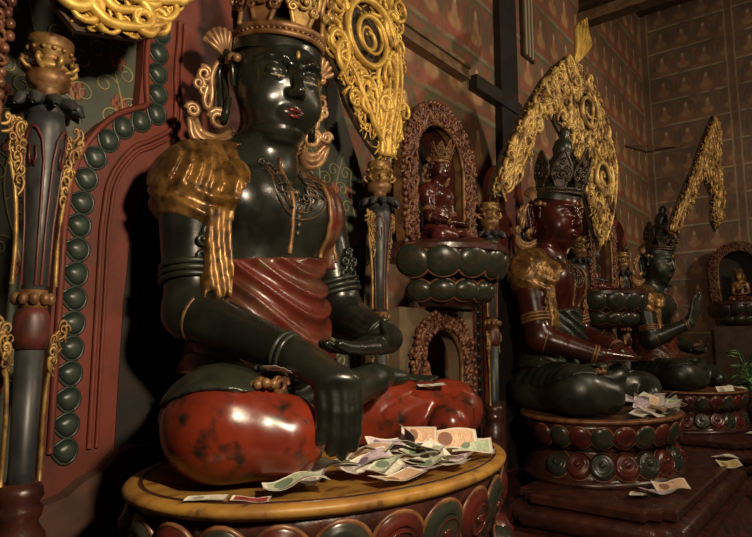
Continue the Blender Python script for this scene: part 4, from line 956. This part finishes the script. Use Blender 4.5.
note('white', 2.92, 1.04, TQ+.004, -.3, 'pale banknote on the plinth corner right of the yellow-rimmed throne, right one of two', sc=1.3, seed=48)
note('white', 7.95, 1.30, 1.003, -.8, 'pale banknote standing on the far throne rim', rx_=.9, sc=1.4, seed=49)
note('white', 8.3, 1.22, 1.003, -.8, 'pale banknote lying on the far throne rim', rx_=.2, sc=1.4, seed=50)
note('white', 7.9, 1.0, .539, -.5, 'pale banknote on the far plinth', sc=1.7, seed=51)

# ------------------------------------------------------------------ small things around
hb = thing('hanging_banner', 'narrow striped cloth banner hanging on the back wall above the flame arch', 'banner', (6.62, WY-.03, 0))
m = MB(); m.box((-.16, -.015, 5.0), (.16, .02, 6.6)); m.build('cloth', 'wood', hb, smooth=False)
for x in (-.11, -.02, .07): m = MB(); m.box((x, -.03, 5.02), (x+.035, -.012, 6.6)); m.build('pale_stripe', 'wick', hb, smooth=False)
m = MB(); m.tube([(10.5, 2.97, 4.92), (11.89, 2.4, 5.16)], .018, 8); struct(m.build('trim_4', 'beam'))
pp = thing('potted_plant', 'green leafy plant in a dark pot at the right edge beside the far throne', 'plant', (9.12, 1.16, .539))
m = MB(); m.lathe([(0, 0), (.07, 0), (.10, .12), (.09, .22), (.065, .27), (.085, .30), (.07, .30), (.05, .27), (0, .26)], 20); m.build('pot', 'shaft', pp)
rnd = random.Random(6); st = MB(); lf = MB()
for k in range(15):
    a = rnd.uniform(0, 6.28); r = rnd.uniform(.05, .26); h = rnd.uniform(.55, 1.0)
    st.tube([(0, 0, .26), (.4*r*math.cos(a), .4*r*math.sin(a), .2+h*.5), (r*math.cos(a), r*math.sin(a), h)], .007, 5)
    for q in range(5):
        b = a+rnd.uniform(-1.4, 1.4); t = .45+.14*q; c = np.array([r*t*math.cos(a), r*t*math.sin(a), .2+(h-.2)*t]); d = np.array([math.cos(b), math.sin(b), rnd.uniform(-.5, .3)])*.19; wv = np.cross(d, [0, 0, 1]); wv = wv/np.linalg.norm(wv)*.07
        n0 = lf.n; u = np.array([0, 0, .003])
        lf.add([c, c+d*.5+wv, c+d+[0, 0, -.02], c+d*.5-wv, c+d*.5+[0, 0, .012], c+d*.5-u*2], [(0, 1, 4), (1, 2, 4), (2, 3, 4), (3, 0, 4), (1, 0, 5), (2, 1, 5), (3, 2, 5), (0, 3, 5)])
st.build('stem', 'leaf', pp); o = lf.build('leaves', 'leaf', pp); o['kind'] = 'stuff'
